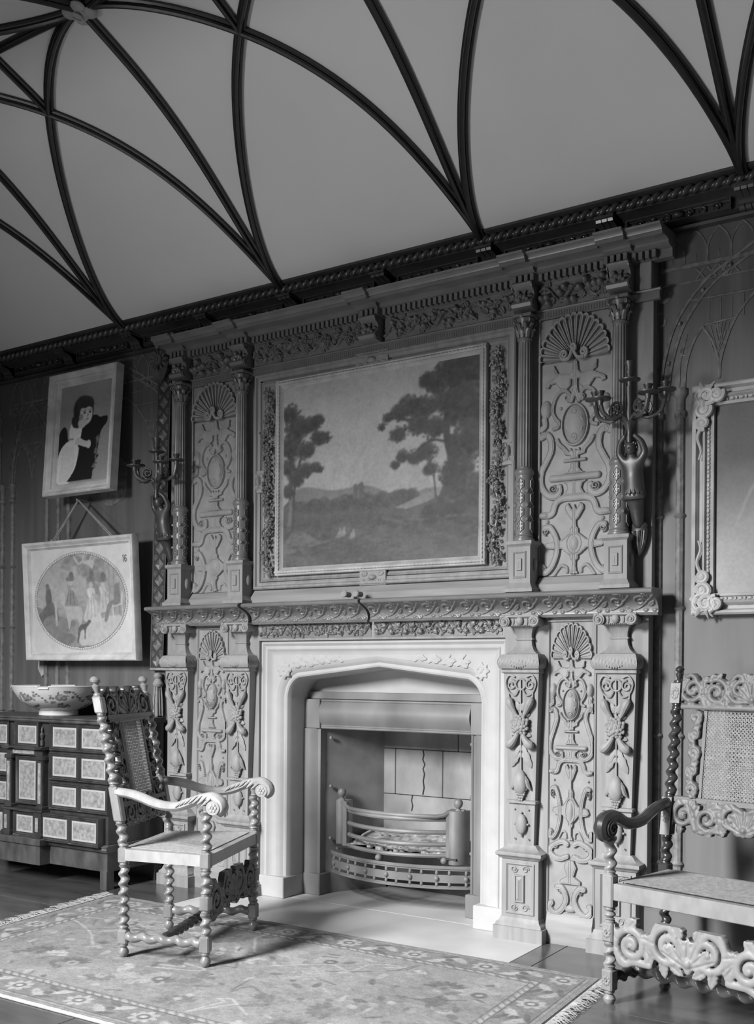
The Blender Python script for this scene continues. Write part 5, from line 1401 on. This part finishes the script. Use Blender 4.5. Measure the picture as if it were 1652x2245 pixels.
# far hills, ruin, river and meadow
xs = np.linspace(0, 1, 40)
pc.poly([P2(0, .3)] + [P2(x, .395 + .035 * sin(x * 7) + .02 * sin(x * 17)) for x in np.linspace(.05, .75, 30)] + [P2(.9, .36), P2(1, .3)], .46)
pc.poly([P2(0, 0), P2(0, .36)] + [P2(x, .345 + .022 * sin(x * 23) + .015 * sin(x * 41)) for x in np.linspace(0, .72, 50)] + [P2(.80, .33), P2(.86, .31), P2(1, .33), P2(1, 0)], .345)
for k in range(26): clump(.06 + .025 * k, .335 + .012 * sin(k * 2.1), .035, .33, 8, 100 + k)
pc.poly([P2(a, b) for a, b in ((.385, .35), (.385, .425), (.40, .43), (.41, .42), (.425, .435), (.44, .43), (.442, .35))], .37); pc.poly([P2(.408, .36), P2(.408, .40), P2(.415, .40), P2(.415, .36)], .44)
pc.poly([P2(a, b) for a, b in ((.60, .285), (.70, .325), (.78, .35), (.87, .385), (.90, .37), (.82, .33), (.76, .30), (.66, .275))], .50)
pc.poly([P2(0, 0), P2(0, .28), P2(.2, .27), P2(.5, .27), P2(.75, .22), P2(1, .25), P2(1, 0)], .325)
Xn, Zn = X, Z
pc.H = np.where(Zn < .2, pc.H + .05 * np.clip(np.sin((Xn * 9 + Zn * 22)) * .5 + .2, -.3, 1) * (Zn > .02), pc.H)
pc.poly([P2(a, b) for a, b in ((.0, .14), (.06, .22), (.12, .2), (.2, .15), (.28, .145), (.16, .12), (.05, .09), (0, .08))], .40)
for k in range(14): clump(.5 + .035 * k, .215 + .01 * sin(k * 1.7), .03, .32, 6, 200 + k)
# left trees
for pts, w_ in (([(.03, .22), (.045, .35), (.04, .5), (.06, .7)], .028), ([(.055, .22), (.06, .4), (.085, .55), (.12, .66)], .016), ([(.05, .45), (.1, .5), (.18, .52)], .008), ([(.08, .6), (.16, .66), (.22, .67)], .008)): pc.line(A([P2(a, b) for a, b in spline(pts, 6)]), w_, .42 if w_ > .02 else .3)
for x, z, s, n in ((.04, .84, .055, 26), (.07, .76, .07, 40), (.14, .76, .055, 26), (.19, .78, .04, 18), (.20, .70, .05, 22), (.24, .69, .03, 14), (.05, .66, .07, 36), (.13, .63, .05, 20), (.03, .55, .05, 22), (.12, .53, .045, 18), (.18, .54, .03, 12), (.07, .49, .05, 20), (.20, .53, .025, 10), (.03, .42, .04, 14)): clump(x, z, s, .27, n, int(x * 999))
# right trees
pc.poly([P2(a, b) for a, b in ((.80, .28), (.86, .45), (.85, .62), (.90, .62), (.93, .45), (1, .3), (1, .05), (.85, .15))], .30)
for pts, w_ in (([(.90, .2), (.88, .45), (.85, .62), (.86, .78), (.90, .92)], .04), ([(.86, .58), (.78, .6), (.70, .55), (.64, .52)], .012), ([(.86, .66), (.75, .7), (.66, .72), (.58, .74)], .012), ([(.80, .32), (.79, .42), (.77, .5)], .008)): pc.line(A([P2(a, b) for a, b in spline(pts, 6)]), w_, .26)
for x, z, s, n in ((.95, .9, .1, 50), (.86, .93, .07, 34), (.80, .88, .06, 28), (.76, .90, .045, 18), (.95, .75, .11, 60), (.84, .78, .07, 34), (.74, .77, .06, 30), (.67, .79, .055, 24), (.62, .76, .045, 20), (.56, .74, .03, 14), (.53, .70, .02, 8), (.70, .69, .06, 26), (.61, .65, .045, 18), (.78, .66, .06, 26), (.64, .54, .035, 16), (.70, .53, .04, 18), (.60, .50, .025, 10), (.76, .55, .05, 22), (.96, .58, .1, 50), (.92, .45, .08, 40), (.78, .46, .04, 14), (.86, .42, .05, 20), (.97, .34, .09, 40), (.88, .27, .07, 30), (.78, .24, .05, 18), (.98, .18, .08, 30)): clump(x, z, s, .27, n, int(x * 777 + z * 50))
rg = random.Random(77)
for k in range(260):
    x, z = rg.random(), rg.uniform(.02, .24); pc.ell(*P2(x, z), rg.uniform(.01, .05), rg.uniform(.003, .008), rg.choice((.30, .36, .40, .28)), rg.uniform(-.3, .3), .6, .5)
# three small seated figures
for x, z in ((.315, .175), (.335, .18), (.385, .165)):
    a, b = P2(x, z); pc.ell(a, b, .016, .018, .52); pc.ell(a + .004, b + .026, .007, .008, .50); pc.ell(a - .010, b - .012, .018, .009, .47)
pc.soften(1); pc.H *= .96 + .08 * fbm(pc.ny, pc.nx, 14, 4, 21); plaster_noise(pc, 40, .06, 7); plaster_noise(pc, 120, .05, 8)
LP = thing('landscape_painting', 'wooded river landscape painting in a narrow carved frame within the overmantel', 'painting', (XC, -.002, 2.37))
m = M(); m.add(pc.surf(0)) ; m.V[-1][:, 1] = -.006; m.V[-1][:, 2] -= LH / 2; obj('canvas', m, 'paint', LP, colors=pc.cols(), smooth=0)
hw, hh = .664, .55
obj('frame', one(frame(-hw, hw, -hh, hh, [(0, 0), (0, .024), (.005, .028), (.010, .026), (.012, .020), (.030, .020), (.032, .016), (.045, .008), (.048, .004)])), 'gilt', LP)
for p0, p1 in (((-hw, -hh + .02), (hw, -hh + .02)), ((-hw, hh - .02), (hw, hh - .02))): obj('rope_edge', one(rope((p0[0], -.022, p0[1]), (p1[0], -.022, p1[1]), .010, .022, .4, 8)), 'gilt', LP, smooth=60)
for x in (-hw + .02, hw - .02): obj('rope_edge', one(rope((x, -.022, -hh), (x, -.022, hh), .010, .022, .4, 8)), 'gilt', LP, smooth=60)

def tilted(name, label, cat, cx, cz, half, yt, yb):
    """hung picture: Empty at its bottom edge, leaning by the measured offsets of its top and bottom"""
    o = thing(name, label, cat, (cx, yb, cz - half)); o.rotation_euler = (math.atan2(yb - yt, 2 * half), 0, 0)
    return o
# child with a dark dog
PW, PH = .487, .648
pc = Pic(PW, PH, .0030); pc.H[:] = .64; plaster_noise(pc, 3, .12, 3)
def Q(x, z): return (x - .5) * PW, z * PH
def qs(l, n=7): return [Q(a, b) for a, b in spline(l, n)]
dk = .13
pc.poly(qs([(0, .40), (.02, .52), (.10, .585), (.17, .55), (.20, .45), (.30, .38), (.44, .36), (.42, .44), (.30, .30), (.0, .12), (0, .4)]), dk)
pc.poly(qs([(.08, -.01), (.0, .05), (.005, .22), (.05, .34), (.16, .42), (.30, .44), (.40, .38), (.42, .28), (.40, .17), (.33, .07), (.24, -.01)]), .93)
for k in range(9): pc.line(qs([(.1 + .025 * k, .38), (.10 + .03 * k, .2), (.07 + .02 * k, .03)]), .007, .80, .5)
pc.poly(qs([(.22, .02), (.36, .14), (.42, .3), (.44, .45), (.46, .56), (.52, .63), (.58, .66), (.66, .66), (.74, .655), (.80, .63), (.93, .63), (.93, .57), (.84, .50), (.80, .42), (.78, .28), (.72, .14), (.70, .02)]), dk)
rg = random.Random(3)
for k in range(40):
    x, z = .78 + rg.gauss(0, .02), .12 + .32 * rg.random(); pc.ell(*Q(x - .16 * (.44 - z), z), .012, .006, rg.choice((.13, .42, .5)), rg.uniform(0, 3))
pc.poly(qs([(.22, .46), (.22, .56), (.28, .62), (.40, .63), (.48, .60), (.46, .52), (.44, .44), (.40, .40), (.36, .38), (.3, .46)]), .93)
pc.poly(qs([(.34, .39), (.42, .38), (.52, .355), (.59, .35), (.60, .40), (.52, .42), (.44, .45), (.38, .46)]), .84); pc.ell(*Q(.605, .375), .022, .028, .86)
pc.ell(*Q(.45, .745), .085, .085, .24); pc.ell(*Q(.38, .69), .045, .085, .22); pc.ell(*Q(.31, .62), .026, .04, .21, .4); pc.ell(*Q(.36, .60), .02, .03, .22); pc.ell(*Q(.51, .775), .078, .06, .27); pc.ell(*Q(.63, .71), .018, .05, .24)
pc.ell(*Q(.525, .685), .060, .072, .86); pc.ell(*Q(.545, .655), .046, .045, .87); pc.ell(*Q(.46, .60), .04, .035, .82); pc.poly(qs([(.39, .735), (.44, .752), (.50, .745), (.57, .757), (.645, .742), (.64, .79), (.53, .83), (.4, .8)]), .25)
for x in (.495, .60): pc.ell(*Q(x, .70), .011, .007, .28); pc.line([Q(x - .03, .722), Q(x + .03, .724)], .004, .45)
pc.ell(*Q(.56, .668), .005, .012, .54); pc.ell(*Q(.555, .632), .013, .0045, .42); pc.ell(*Q(.43, .66), .02, .02, .62)
pc.soften(1); plaster_noise(pc, 60, .03, 4)
PT = tilted('child_portrait', 'gilt-framed portrait of a child with arm round a black dog', 'painting', -5.222, 2.81, .402, -.012, -.065)
m = M(); m.add(pc.surf(0)); v = m.V[-1]; v[:, 1] = -.022; v[:, 2] += .402 - PH / 2 + .0; obj('canvas', m, 'paint', PT, colors=pc.cols(), smooth=0)
hw = .315
obj('frame', one(frame(-hw, hw, 0, .804, [(0, 0), (0, .062), (.006, .070), (.014, .070), (.020, .062), (.024, .060), (.036, .048), (.044, .052), (.050, .048), (.054, .036), (.072, .030), (.074, .026), (.080, .022)])), 'pale_gilt', PT)
m = M(); z = .02
def run(p0, p1, n, r_):
    for k in range(n):
        t = (k + .5) / n; m.add(ball((p0[0] + (p1[0] - p0[0]) * t, -.032, p0[1] + (p1[1] - p0[1]) * t), r_, 6, 4))
for a, b, n in (((-.253, .062), (.253, .062), 34), ((-.253, .742), (.253, .742), 34), ((-.253, .062), (-.253, .742), 44), ((.253, .062), (.253, .742), 44)): run(a, b, n, (.006, .005, .006))
obj('beading', m, 'pale_gilt', PT)

# round print in a square frame
TW, THt = .935, .70
pc = Pic(TW, THt, .0036); pc.H[:] = .80; plaster_noise(pc, 5, .14, 9); plaster_noise(pc, 30, .05, 10)
cxp, czp, rx, rz = -.004, .345, .415, .298
d = np.sqrt(((pc.X - cxp) / rx) ** 2 + ((pc.Z - czp) / rz) ** 2)
def E(x, z): return cxp + rx * x, czp + rz * z
base = pc.H.copy()
pc.H = np.where(d < 1, .66 - .10 * np.clip(.2 - (pc.Z - czp) / rz, 0, 1) + .06 * (fbm(pc.ny, pc.nx, 9, 4, 3) - .5), pc.H)
def es(l, n=6): return [E(a, b) for a, b in spline(l, n)]
for x, z, s in ((.05, .8, .2), (.2, .62, .2), (.38, .5, .22), (.3, .3, .16), (-.28, .78, .13), (-.1, .85, .14), (.55, .75, .2), (.45, .2, .15)):
    rg = random.Random(int(x * 100 + 50))
    for k in range(14): pc.ell(*E(x + rg.gauss(0, s * .5), z + rg.gauss(0, s * .4)), .03, .018, rg.uniform(.50, .6), 0, .5, .7)
for x in (.62, .72, .82): pc.line([E(x, -.3), E(x, .75)], .045, .63, .8); pc.line([E(x + .05, -.3), E(x + .05, .75)], .012, .50, .8)
pc.poly(es([(-1, -.1), (-.7, -.2), (-.4, -.35), (-.1, -.45), (-.2, -.6), (-.5, -.8), (-.8, -.7), (-1, -.4)]), .52); pc.poly(es([(-.1, -.75), (.3, -.45), (.9, -.35), (.8, -.7), (.4, -.95), (0, -.97)]), .74)
for q in range(3): pc.line(es([(-.1 + .2 * q, .95), (.0 + .12 * q, .8), (.12 + .1 * q, .84), (.3, .7)]), .016, .74, .8)
def lady(x, z, s, dress, hat=True, w=.13):
    pc.poly(es([(x - w * .4, z + .22 * s), (x - w * .55, z + .1 * s), (x - w * .35, z), (x - w * .9, z - .3 * s), (x - w * 1.1, z - .5 * s), (x + w * .2, z - .54 * s), (x + w * 1.3, z - .48 * s), (x + w * .8, z - .1 * s), (x + w * .4, z), (x + w * .6, z + .1 * s), (x + w * .4, z + .22 * s)]), dress); pc.ell(*E(x, z + .30 * s), .018, .024, .70); pc.ell(*E(x - w * .3, z + .08 * s), .012, .035, dress + .05, .4); pc.ell(*E(x + w * .5, z + .05 * s), .03, .012, .68, -.4)
    if hat: pc.ell(*E(x, z + .42 * s), .042, .016, .50); pc.ell(*E(x + .02, z + .52 * s), .024, .028, .46)
    for q in range(3): pc.line(es([(x - .05 + .05 * q, z), (x - .1 + .09 * q, z - .45 * s)]), .006, dress - .12)
pc.poly(es([(-.98, -.3), (-.85, -.15), (-.7, .0), (-.55, -.1), (-.5, -.35), (-.55, -.5), (-.62, -.3), (-.8, -.35), (-.9, -.5)]), .42)
pc.ell(*E(-.72, .08), .03, .075, .42); pc.ell(*E(-.74, .33), .017, .022, .48); pc.ell(*E(-.56, .12), .026, .075, .66); pc.ell(*E(-.56, .38), .016, .02, .66); pc.line(es([(-.56, .0), (-.55, -.5)]), .022, .68)
pc.poly(es([(-.46, .12), (-.36, .2), (-.32, .0), (-.28, -.1), (-.02, -.12), (.05, -.25), (.03, -.45), (-.02, -.75), (-.05, -.4), (-.2, -.42), (-.26, -.62), (-.3, -.4), (-.36, -.15), (-.44, -.02)]), .70); lady(-.20, .22, .62, .56)
lady(.26, .05, .95, .76, True, .16); lady(.52, .12, .72, .72, True, .12)
pc.poly(es([(.78, .3), (.84, .33), (.9, .1), (.86, -.1), (.7, -.15), (.6, -.45), (.54, -.43), (.62, -.1), (.76, .0)]), .50); pc.ell(*E(.85, .42), .018, .022, .68)
for a in (([(.72, -.12), (.74, -.42)]), ([(.92, .0), (.94, -.4)]), ([(.72, -.15), (.93, -.1)]), ([(.94, .15), (.92, -.1)])): pc.line([E(*q) for q in a], .008, .76)
pc.poly(es([(-.06, -.62), (.0, -.52), (.12, -.5), (.18, -.42), (.24, -.44), (.19, -.52), (.12, -.62), (.1, -.82), (.08, -.82), (.07, -.64), (.0, -.66), (-.06, -.9), (-.09, -.9)]), .40)
pc.ell(*E(-.35, -.82), .09, .04, .48)
pc.H = .5 * pc.H + .5 * pc.soften(2).H; pc.H = np.where(d < 1, pc.H + .10 * (fbm(pc.ny, pc.nx, 40, 3, 31) - .5) + .06 * (fbm(pc.ny, pc.nx, 14, 3, 32) - .5), base)
for a, b, v in ((1.0, 1.015, .45), (1.015, 1.05, .82), (1.05, 1.062, .55)): pc.H = np.where((d >= a) & (d < b), v, pc.H)
ix, iz = .405, .575                             # small painted lot number on the mount
for pts in ([(0, 0), (0, .042)], [(-.006, .036), (0, .042)], [(.030, .036), (.020, .042), (.013, .030), (.012, .012), (.020, 0), (.030, .006), (.030, .018), (.020, .024), (.013, .016)]): pc.line([(ix + a * .9, iz + b) for a, b in pts], .0055, .25)
PR = tilted('round_print', 'square gilt frame holding a round print of riders and seated figures', 'picture', -5.243, 1.735, .392, -.062, -.018)
m = M(); m.add(pc.surf(0)); v = m.V[-1]; v[:, 1] = -.022; v[:, 2] += .392 - THt / 2; obj('print', m, 'print', PR, colors=pc.cols(), smooth=0)
hw = .52
obj('frame', one(frame(-hw, hw, 0, .784, [(0, 0), (0, .040), (.004, .052), (.010, .056), (.018, .055), (.030, .044), (.036, .040), (.042, .042), (.045, .034), (.050, .028), (.055, .022)])), 'white_gilt', PR)
t_ = np.linspace(0, 2 * pi, 130, endpoint=False); m = M()
for t in t_: m.add(ball((cxp + (rx * 1.035) * cos(t), -.024, .392 - THt / 2 + czp + rz * 1.035 * sin(t)), .005, 6, 4))
obj('beading', m, 'white_gilt', PR)
m = M()
for x in (-.26, .29): m.add(tube([(x, -.01, .782), (-.05, .035, 1.04)], .0045, 6)); m.add(tube([(x + .02, -.01, .782), (-.045, .035, 1.04)], .0045, 6)); m.add(ball((x, -.012, .786), .012, 8, 6))
m.add(ball((-.05, .03, 1.04), .010, 8, 6)); m.add(tube([(-.05, .02, 1.045), (-.05, .115, 1.04)], .005, 6)); obj('hanging_cord', m, 'cord', PR)

# large picture behind the settee
SW, SH = 1.18, .83
pc = Pic(SW, SH, .008); pc.H[:] = .34 + .27 * np.clip((.72 - pc.Z / SH) / .45, 0, 1); plaster_noise(pc, 4, .14, 6); plaster_noise(pc, 16, .06, 7)
pc.ell(-.33, .12, .14, .34, .58, .15, .5, .45); pc.line(spline([(-.50, .30), (-.42, .47), (-.33, .50), (-.24, .44)], 6), .012, .62, .5); pc.ell(.2, .2, .3, .4, .50, 0, .5, .4)
PS = thing('oil_painting', 'dim oil painting in a swept gilt frame hanging above the settee', 'painting', (-.66, W - .005, 1.545))
m = M(); m.add(pc.surf(0)); v = m.V[-1]; v[:, 1] = -.02; v[:, 2] += .095; obj('canvas', m, 'paint', PS, colors=pc.cols(), smooth=0)
hw = .685; H_ = 1.02
obj('frame', one(frame(-hw, hw, 0, H_, [(0, 0), (0, .05), (.008, .058), (.018, .055), (.026, .030), (.040, .028), (.050, .050), (.058, .055), (.064, .040), (.078, .034), (.082, .044), (.094, .040), (.096, .020), (.10, .016)])), 'gilt', PS)
for sx in (-1, 1):
    for sz in (0, 1):
        c = M(); rg = random.Random(sx + sz * 3)
        zb = .05 if sz == 0 else H_ - .05; q = 1 if sz else -1
        for k in range(5):
            x, z = sx * (hw - .05 - .02 * k * (k % 2)), zb - q * .03 * k * ((k + 1) % 2)
            p_ = spiral(x, z, .045 - .004 * k, .006, rg.uniform(0, 6), sx * q * 1.6); c.add(tube([(a, -.058 - .006 * (k % 2), b) for a, b in p_], .011, 7))
            c.add(ball((x, -.06, z), (.016, .012, .016), 9, 6))
        for k in range(7):
            t = rg.uniform(0, 6.3); c.add(tube([(sx * (hw - .06), -.055, zb), (sx * (hw - .06) + .035 * cos(t), -.066, zb + .035 * sin(t)), (sx * (hw - .06) + .07 * cos(t), -.052, zb + .07 * sin(t))], [.008, .015, .003], 7, flat=.5))
        P_ = spline([(sx * (hw - .03), zb - q * .06), (sx * (hw - .045), zb - q * .12), (sx * (hw - .025), zb - q * .18), (sx * (hw - .04), zb - q * .24), (sx * (hw - .03), zb - q * .28)]); c.add(tube([(a, -.050, b) for a, b in P_], np.linspace(.012, .004, len(P_)), 7))
        obj('corner_scroll', c, 'gilt', PS)
ed = M()
for sx in (-1, 1):
    for k in range(46): z = .08 + k * (H_ - .16) / 45; ed.add(ball((sx * (hw - .071), -.040, z), (.008, .006, .007 if k % 2 else .012), 6, 4))
for z in (.071, H_ - .071):
    for k in range(60): x = -hw + .09 + k * (2 * hw - .18) / 59; ed.add(ball((x, -.040, z), (.007 if k % 2 else .012, .006, .008), 6, 4))
obj('leaf_edge', ed, 'gilt', PS)

# ------------------------------------------------------------------ bell pull
BP = thing('bell_pull', 'woven bell pull strap with rosette and tassel hanging beside the overmantel', 'bell pull', (-4.632, .045, 1.29))
sw, sL = .113, 1.88
pc = Pic(sw, sL, .0028); pc.H[:] = .22
pc.H = np.where(((pc.X * 170).astype(int) + (pc.Z * 170).astype(int)) % 3 == 0, .30, pc.H); plaster_noise(pc, 8, .06, 3)
for k in range(19):
    z = .05 + k * .100; a = .040
    pc.poly([(0, z + a), (a, z), (0, z - a), (-a, z)], .42); pc.poly([(0, z), (-.036, z), (0, z - .036)], (.62, .46, .52)[k % 3]); pc.poly([(0, z), (.036, z), (0, z + .036)], .48); pc.poly([(0, z), (-.036, z), (0, z + .036)], .34)
    pc.line([(0, z + a), (a, z), (0, z - a), (-a, z), (0, z + a)], .004, .22)
    for s in (-1, 1): pc.line(spiral(s * .032, z + .05, .016, .004, 0, s * 1.3), .004, .44); pc.line(spiral(s * .036, z + .035, .010, .003, 2, s * 1.3), .004, .40)
for s in (-1, 1): pc.line([(s * .052, 0), (s * .052, sL)], .005, .40); pc.line([(s * .047, 0), (s * .047, sL)], .003, .16)
xs = -.0285
m = M(); m.add(pc.surf(0)); v = m.V[-1]; v[:, 1] = -.008; v[:, 0] += .055 * (v[:, 2] / sL) - .028; obj('strap', m, 'print', BP, colors=pc.cols(), smooth=0)
m = M()
for k in range(12): t = k * pi / 6; m.add(ball((.02 * cos(t), -.045, .02 * sin(t)), (.014, .008, .014), 8, 5)); m.add(tube([(.03 * cos(t), -.035, .03 * sin(t)), (.058 * cos(t), -.045, .058 * sin(t)), (.075 * cos(t), -.03, .075 * sin(t))], [.008, .013, .004], 6, flat=.5))
m.add(ball((0, -.052, 0), .012, 9, 6))
for k in range(26): t = pi + pi * k / 25; m.add(tube([(.05 * cos(t), -.03, .05 * sin(t)), (.07 * cos(t), -.03, .075 * sin(t) - .02), (.06 * cos(t), -.028, .10 * sin(t) - .04)], [.005, .006, .002], 5))
obj('rosette', m, 'silk', BP, (.03, -.03, 1.90))
m = M(); m.add(tube([(-.072, -.012, .0), (.045, -.012, .0)], .008, 8)); m.add(lathe([(0, -.02), (.02, -.025), (.028, -.045), (.018, -.06), (.026, -.075), (.034, -.09), (.030, -.105), (.024, -.11)], 14), loc(-.008, -.012, 0)); obj('tassel_head', m, 'cord', BP)
m = M(); rg = random.Random(1)
for k in range(44):
    t = rg.uniform(0, 6.3); q = rg.uniform(.3, 1) ** .5; m.add(tube([(-.008 + .024 * q * cos(t), -.012 + .020 * q * sin(t), -.105), (-.008 + .033 * q * cos(t), -.012 + .026 * q * sin(t), -.19), (-.006 + .036 * q * cos(t), -.012 + .026 * q * sin(t), -.278 - .012 * rg.random())], .0035, 5))
stuff(obj('tassel_strands', m, 'cord', BP))

# ------------------------------------------------------------------ bronze wall candelabra
def skin(name, V, E_, Rd, material, parent, at=(0, 0, 0), root=0, sub=2):
    me = bpy.data.meshes.new(name); me.from_pydata(V, E_, []); o = bpy.data.objects.new(name, me); put(o, parent, at)
    s = o.modifiers.new('skin', 'SKIN'); s.use_smooth_shade = True
    for i, r_ in enumerate(Rd):
        d = me.skin_vertices[0].data[i]; d.radius = (r_, r_) if not isinstance(r_, tuple) else r_; d.use_root = (i == root)
    ss = o.modifiers.new('sub', 'SUBSURF'); ss.levels = sub; ss.render_levels = sub
    me.materials.append(MATS[material]); return o
def sconce(label, x, flip):
    S = thing('wall_candelabrum', label, 'candelabrum', (x, 0, 1.875), 0.0, 'bronze wall candelabra on the overmantel')
    f = flip
    V = [(0, -.10, .245), (0, -.105, .30), (0, -.118, .345), (0, -.130, .368), (0, -.140, .395), (0, -.143, .425),          # pelvis to head
         (-.036, -.122, .352), (-.060, -.128, .395), (-.048, -.150, .440), (-.016, -.165, .468),                               # one arm raised
         (.036, -.122, .352), (.060, -.128, .395), (.048, -.150, .440), (.016, -.165, .468),                                   # other arm
         (0, -.085, .205), (0, -.06, .16), (0, -.042, .11), (0, -.030, .06)]                                                   # fish tail
    Ed = [(0, 1), (1, 2), (2, 3), (3, 4), (4, 5), (2, 6), (6, 7), (7, 8), (8, 9), (2, 10), (10, 11), (11, 12), (12, 13), (0, 14), (14, 15), (15, 16), (16, 17)]
    Rd = [(.050, .042), (.046, .038), (.050, .040), .020, .022, .020, .022, .018, .014, .010, .022, .018, .014, .010, .045, .036, .030, .022]
    fg = skin('figure', V, Ed, Rd, 'bronze', S)
    h = M(); rg = random.Random(6)
    h.add(ball((0, -.147, .412), (.027, .029, .033), 14, 10)); h.add(tube([(0, -.170, .414), (0, -.175, .406), (0, -.170, .402)], [.003, .005, .003], 6))
    for s in (-1, 1): h.add(ball((s * .009, -.168, .415), (.004, .003, .003), 6, 5)); h.add(ball((s * .024, -.142, .408), (.004, .007, .009), 6, 5))
    h.add(ball((0, -.169, .396), (.007, .003, .003), 6, 4))
    obj('head', h, 'bronze', fg)
    h = M()
    for k in range(60):
        t, u_ = rg.uniform(0, 6.3), rg.uniform(0, 1.0); d = A((cos(t) * sin(u_ * 1.75), sin(t) * sin(u_ * 1.75), cos(u_ * 1.75)))
        if d[1] < -.55 and d[2] < .55: continue
        h.add(ball(A((0, -.141, .412)) + d * A((.026, .028, .030)), .0075, 6, 4))
    obj('hair', h, 'bronze', fg)
    h = M()
    for k in range(14): t = k * 2 * pi / 14; h.add(tube([(.036 * cos(t), -.098 + .030 * sin(t), .232), (.042 * cos(t), -.094 + .034 * sin(t), .215), (.036 * cos(t), -.088 + .030 * sin(t), .196)], [.006, .010, .003], 6))
    obj('leaf_girdle', h, 'bronze', fg)
    m = M(); m.add(lathe([(.014, .062), (.034, .058), (.040, .045), (.036, .034), (.040, .030), (.038, .0), (.030, -.04), (.016, -.075), (.0, -.095)], 16, sy=.6), loc(0, -.024, .095 - .06)); 
    for k in range(9): t = (k - 4) * .32; m.add(tube([(.034 * sin(t), -.024 - .026 * cos(t), .055), (.026 * sin(t), -.024 - .022 * cos(t), .0), (.004 * sin(t), -.026, -.055)], [.004, .004, .001], 5))
    obj('bracket', m, 'bronze', S)
    m = M(); m.add(lathe([(0, .430), (.012, .432), (.014, .45), (.011, .47), (.013, .485), (.020, .50), (.026, .515), (.034, .522), (.026, .526), (.010, .527)], 14), loc(0, -.165, 0)); obj('stem', m, 'bronze', S)
    socket = lathe([(.011, -.02), (.014, 0), (.046, .006), (.048, .012), (.044, .013), (.016, .012), (.013, .020), (.017, .034), (.021, .040), (.021, .043), (.012, .043), (.012, .030)], 16)
    for k, (a, L, hz) in enumerate(((180, .160, .635), (222, .145, .615), (318, .145, .615), (0, .160, .635), (None, 0, .70))):
        if a is None:
            b = M(); b.add(tube([(0, -.165, z) for z in (.52, .56, .60, .68)], [.010, .013, .010, .015], 9)); b = obj('branch', b, 'bronze', S); px, py = 0, -.165
        else:
            c_, s_ = cos(rad(a)), sin(rad(a)) * .75; b = M(); px, py = c_ * L, -.165 + s_ * L
            b.add(tube(spline([(0, -.165, .520), (c_ * L * .25, -.165 + s_ * L * .25, .548), (c_ * L * .55, -.165 + s_ * L * .55, .536), (c_ * L * .88, -.165 + s_ * L * .88, .560), (px, py, hz - .015)], 7), np.linspace(.008, .011, 29), 8))
            p_ = spiral(L * .42, .582, .036, .006, -pi / 2, 1.7); b.add(tube([(c_ * q, -.165 + s_ * q, z) for q, z in p_], .006, 6))
            for q in range(6): t = q / 5; b.add(ball((c_ * L * (.3 + .55 * t), -.165 + s_ * L * (.3 + .55 * t), .552 + .012 * sin(t * 5)), (.009, .009, .007), 6, 5))
            b = obj('branch', b, 'bronze', S)
        obj('drip_pan', one(socket), 'bronze', b, (px, py, hz))
        if a is None: obj('nozzle', one(lathe([(.012, .04), (.016, .045), (.018, .07), (.026, .085), (.026, .09), (.012, .09)], 14)), 'bronze', b, (px, py, hz))
    return S
sconce('bronze candelabrum with raised-arm figure between the bell pull and fluted column', XC - 1.452, -1)
sconce('bronze candelabrum with raised-arm figure on the overmantel edge near the settee', XC + 1.445, 1)
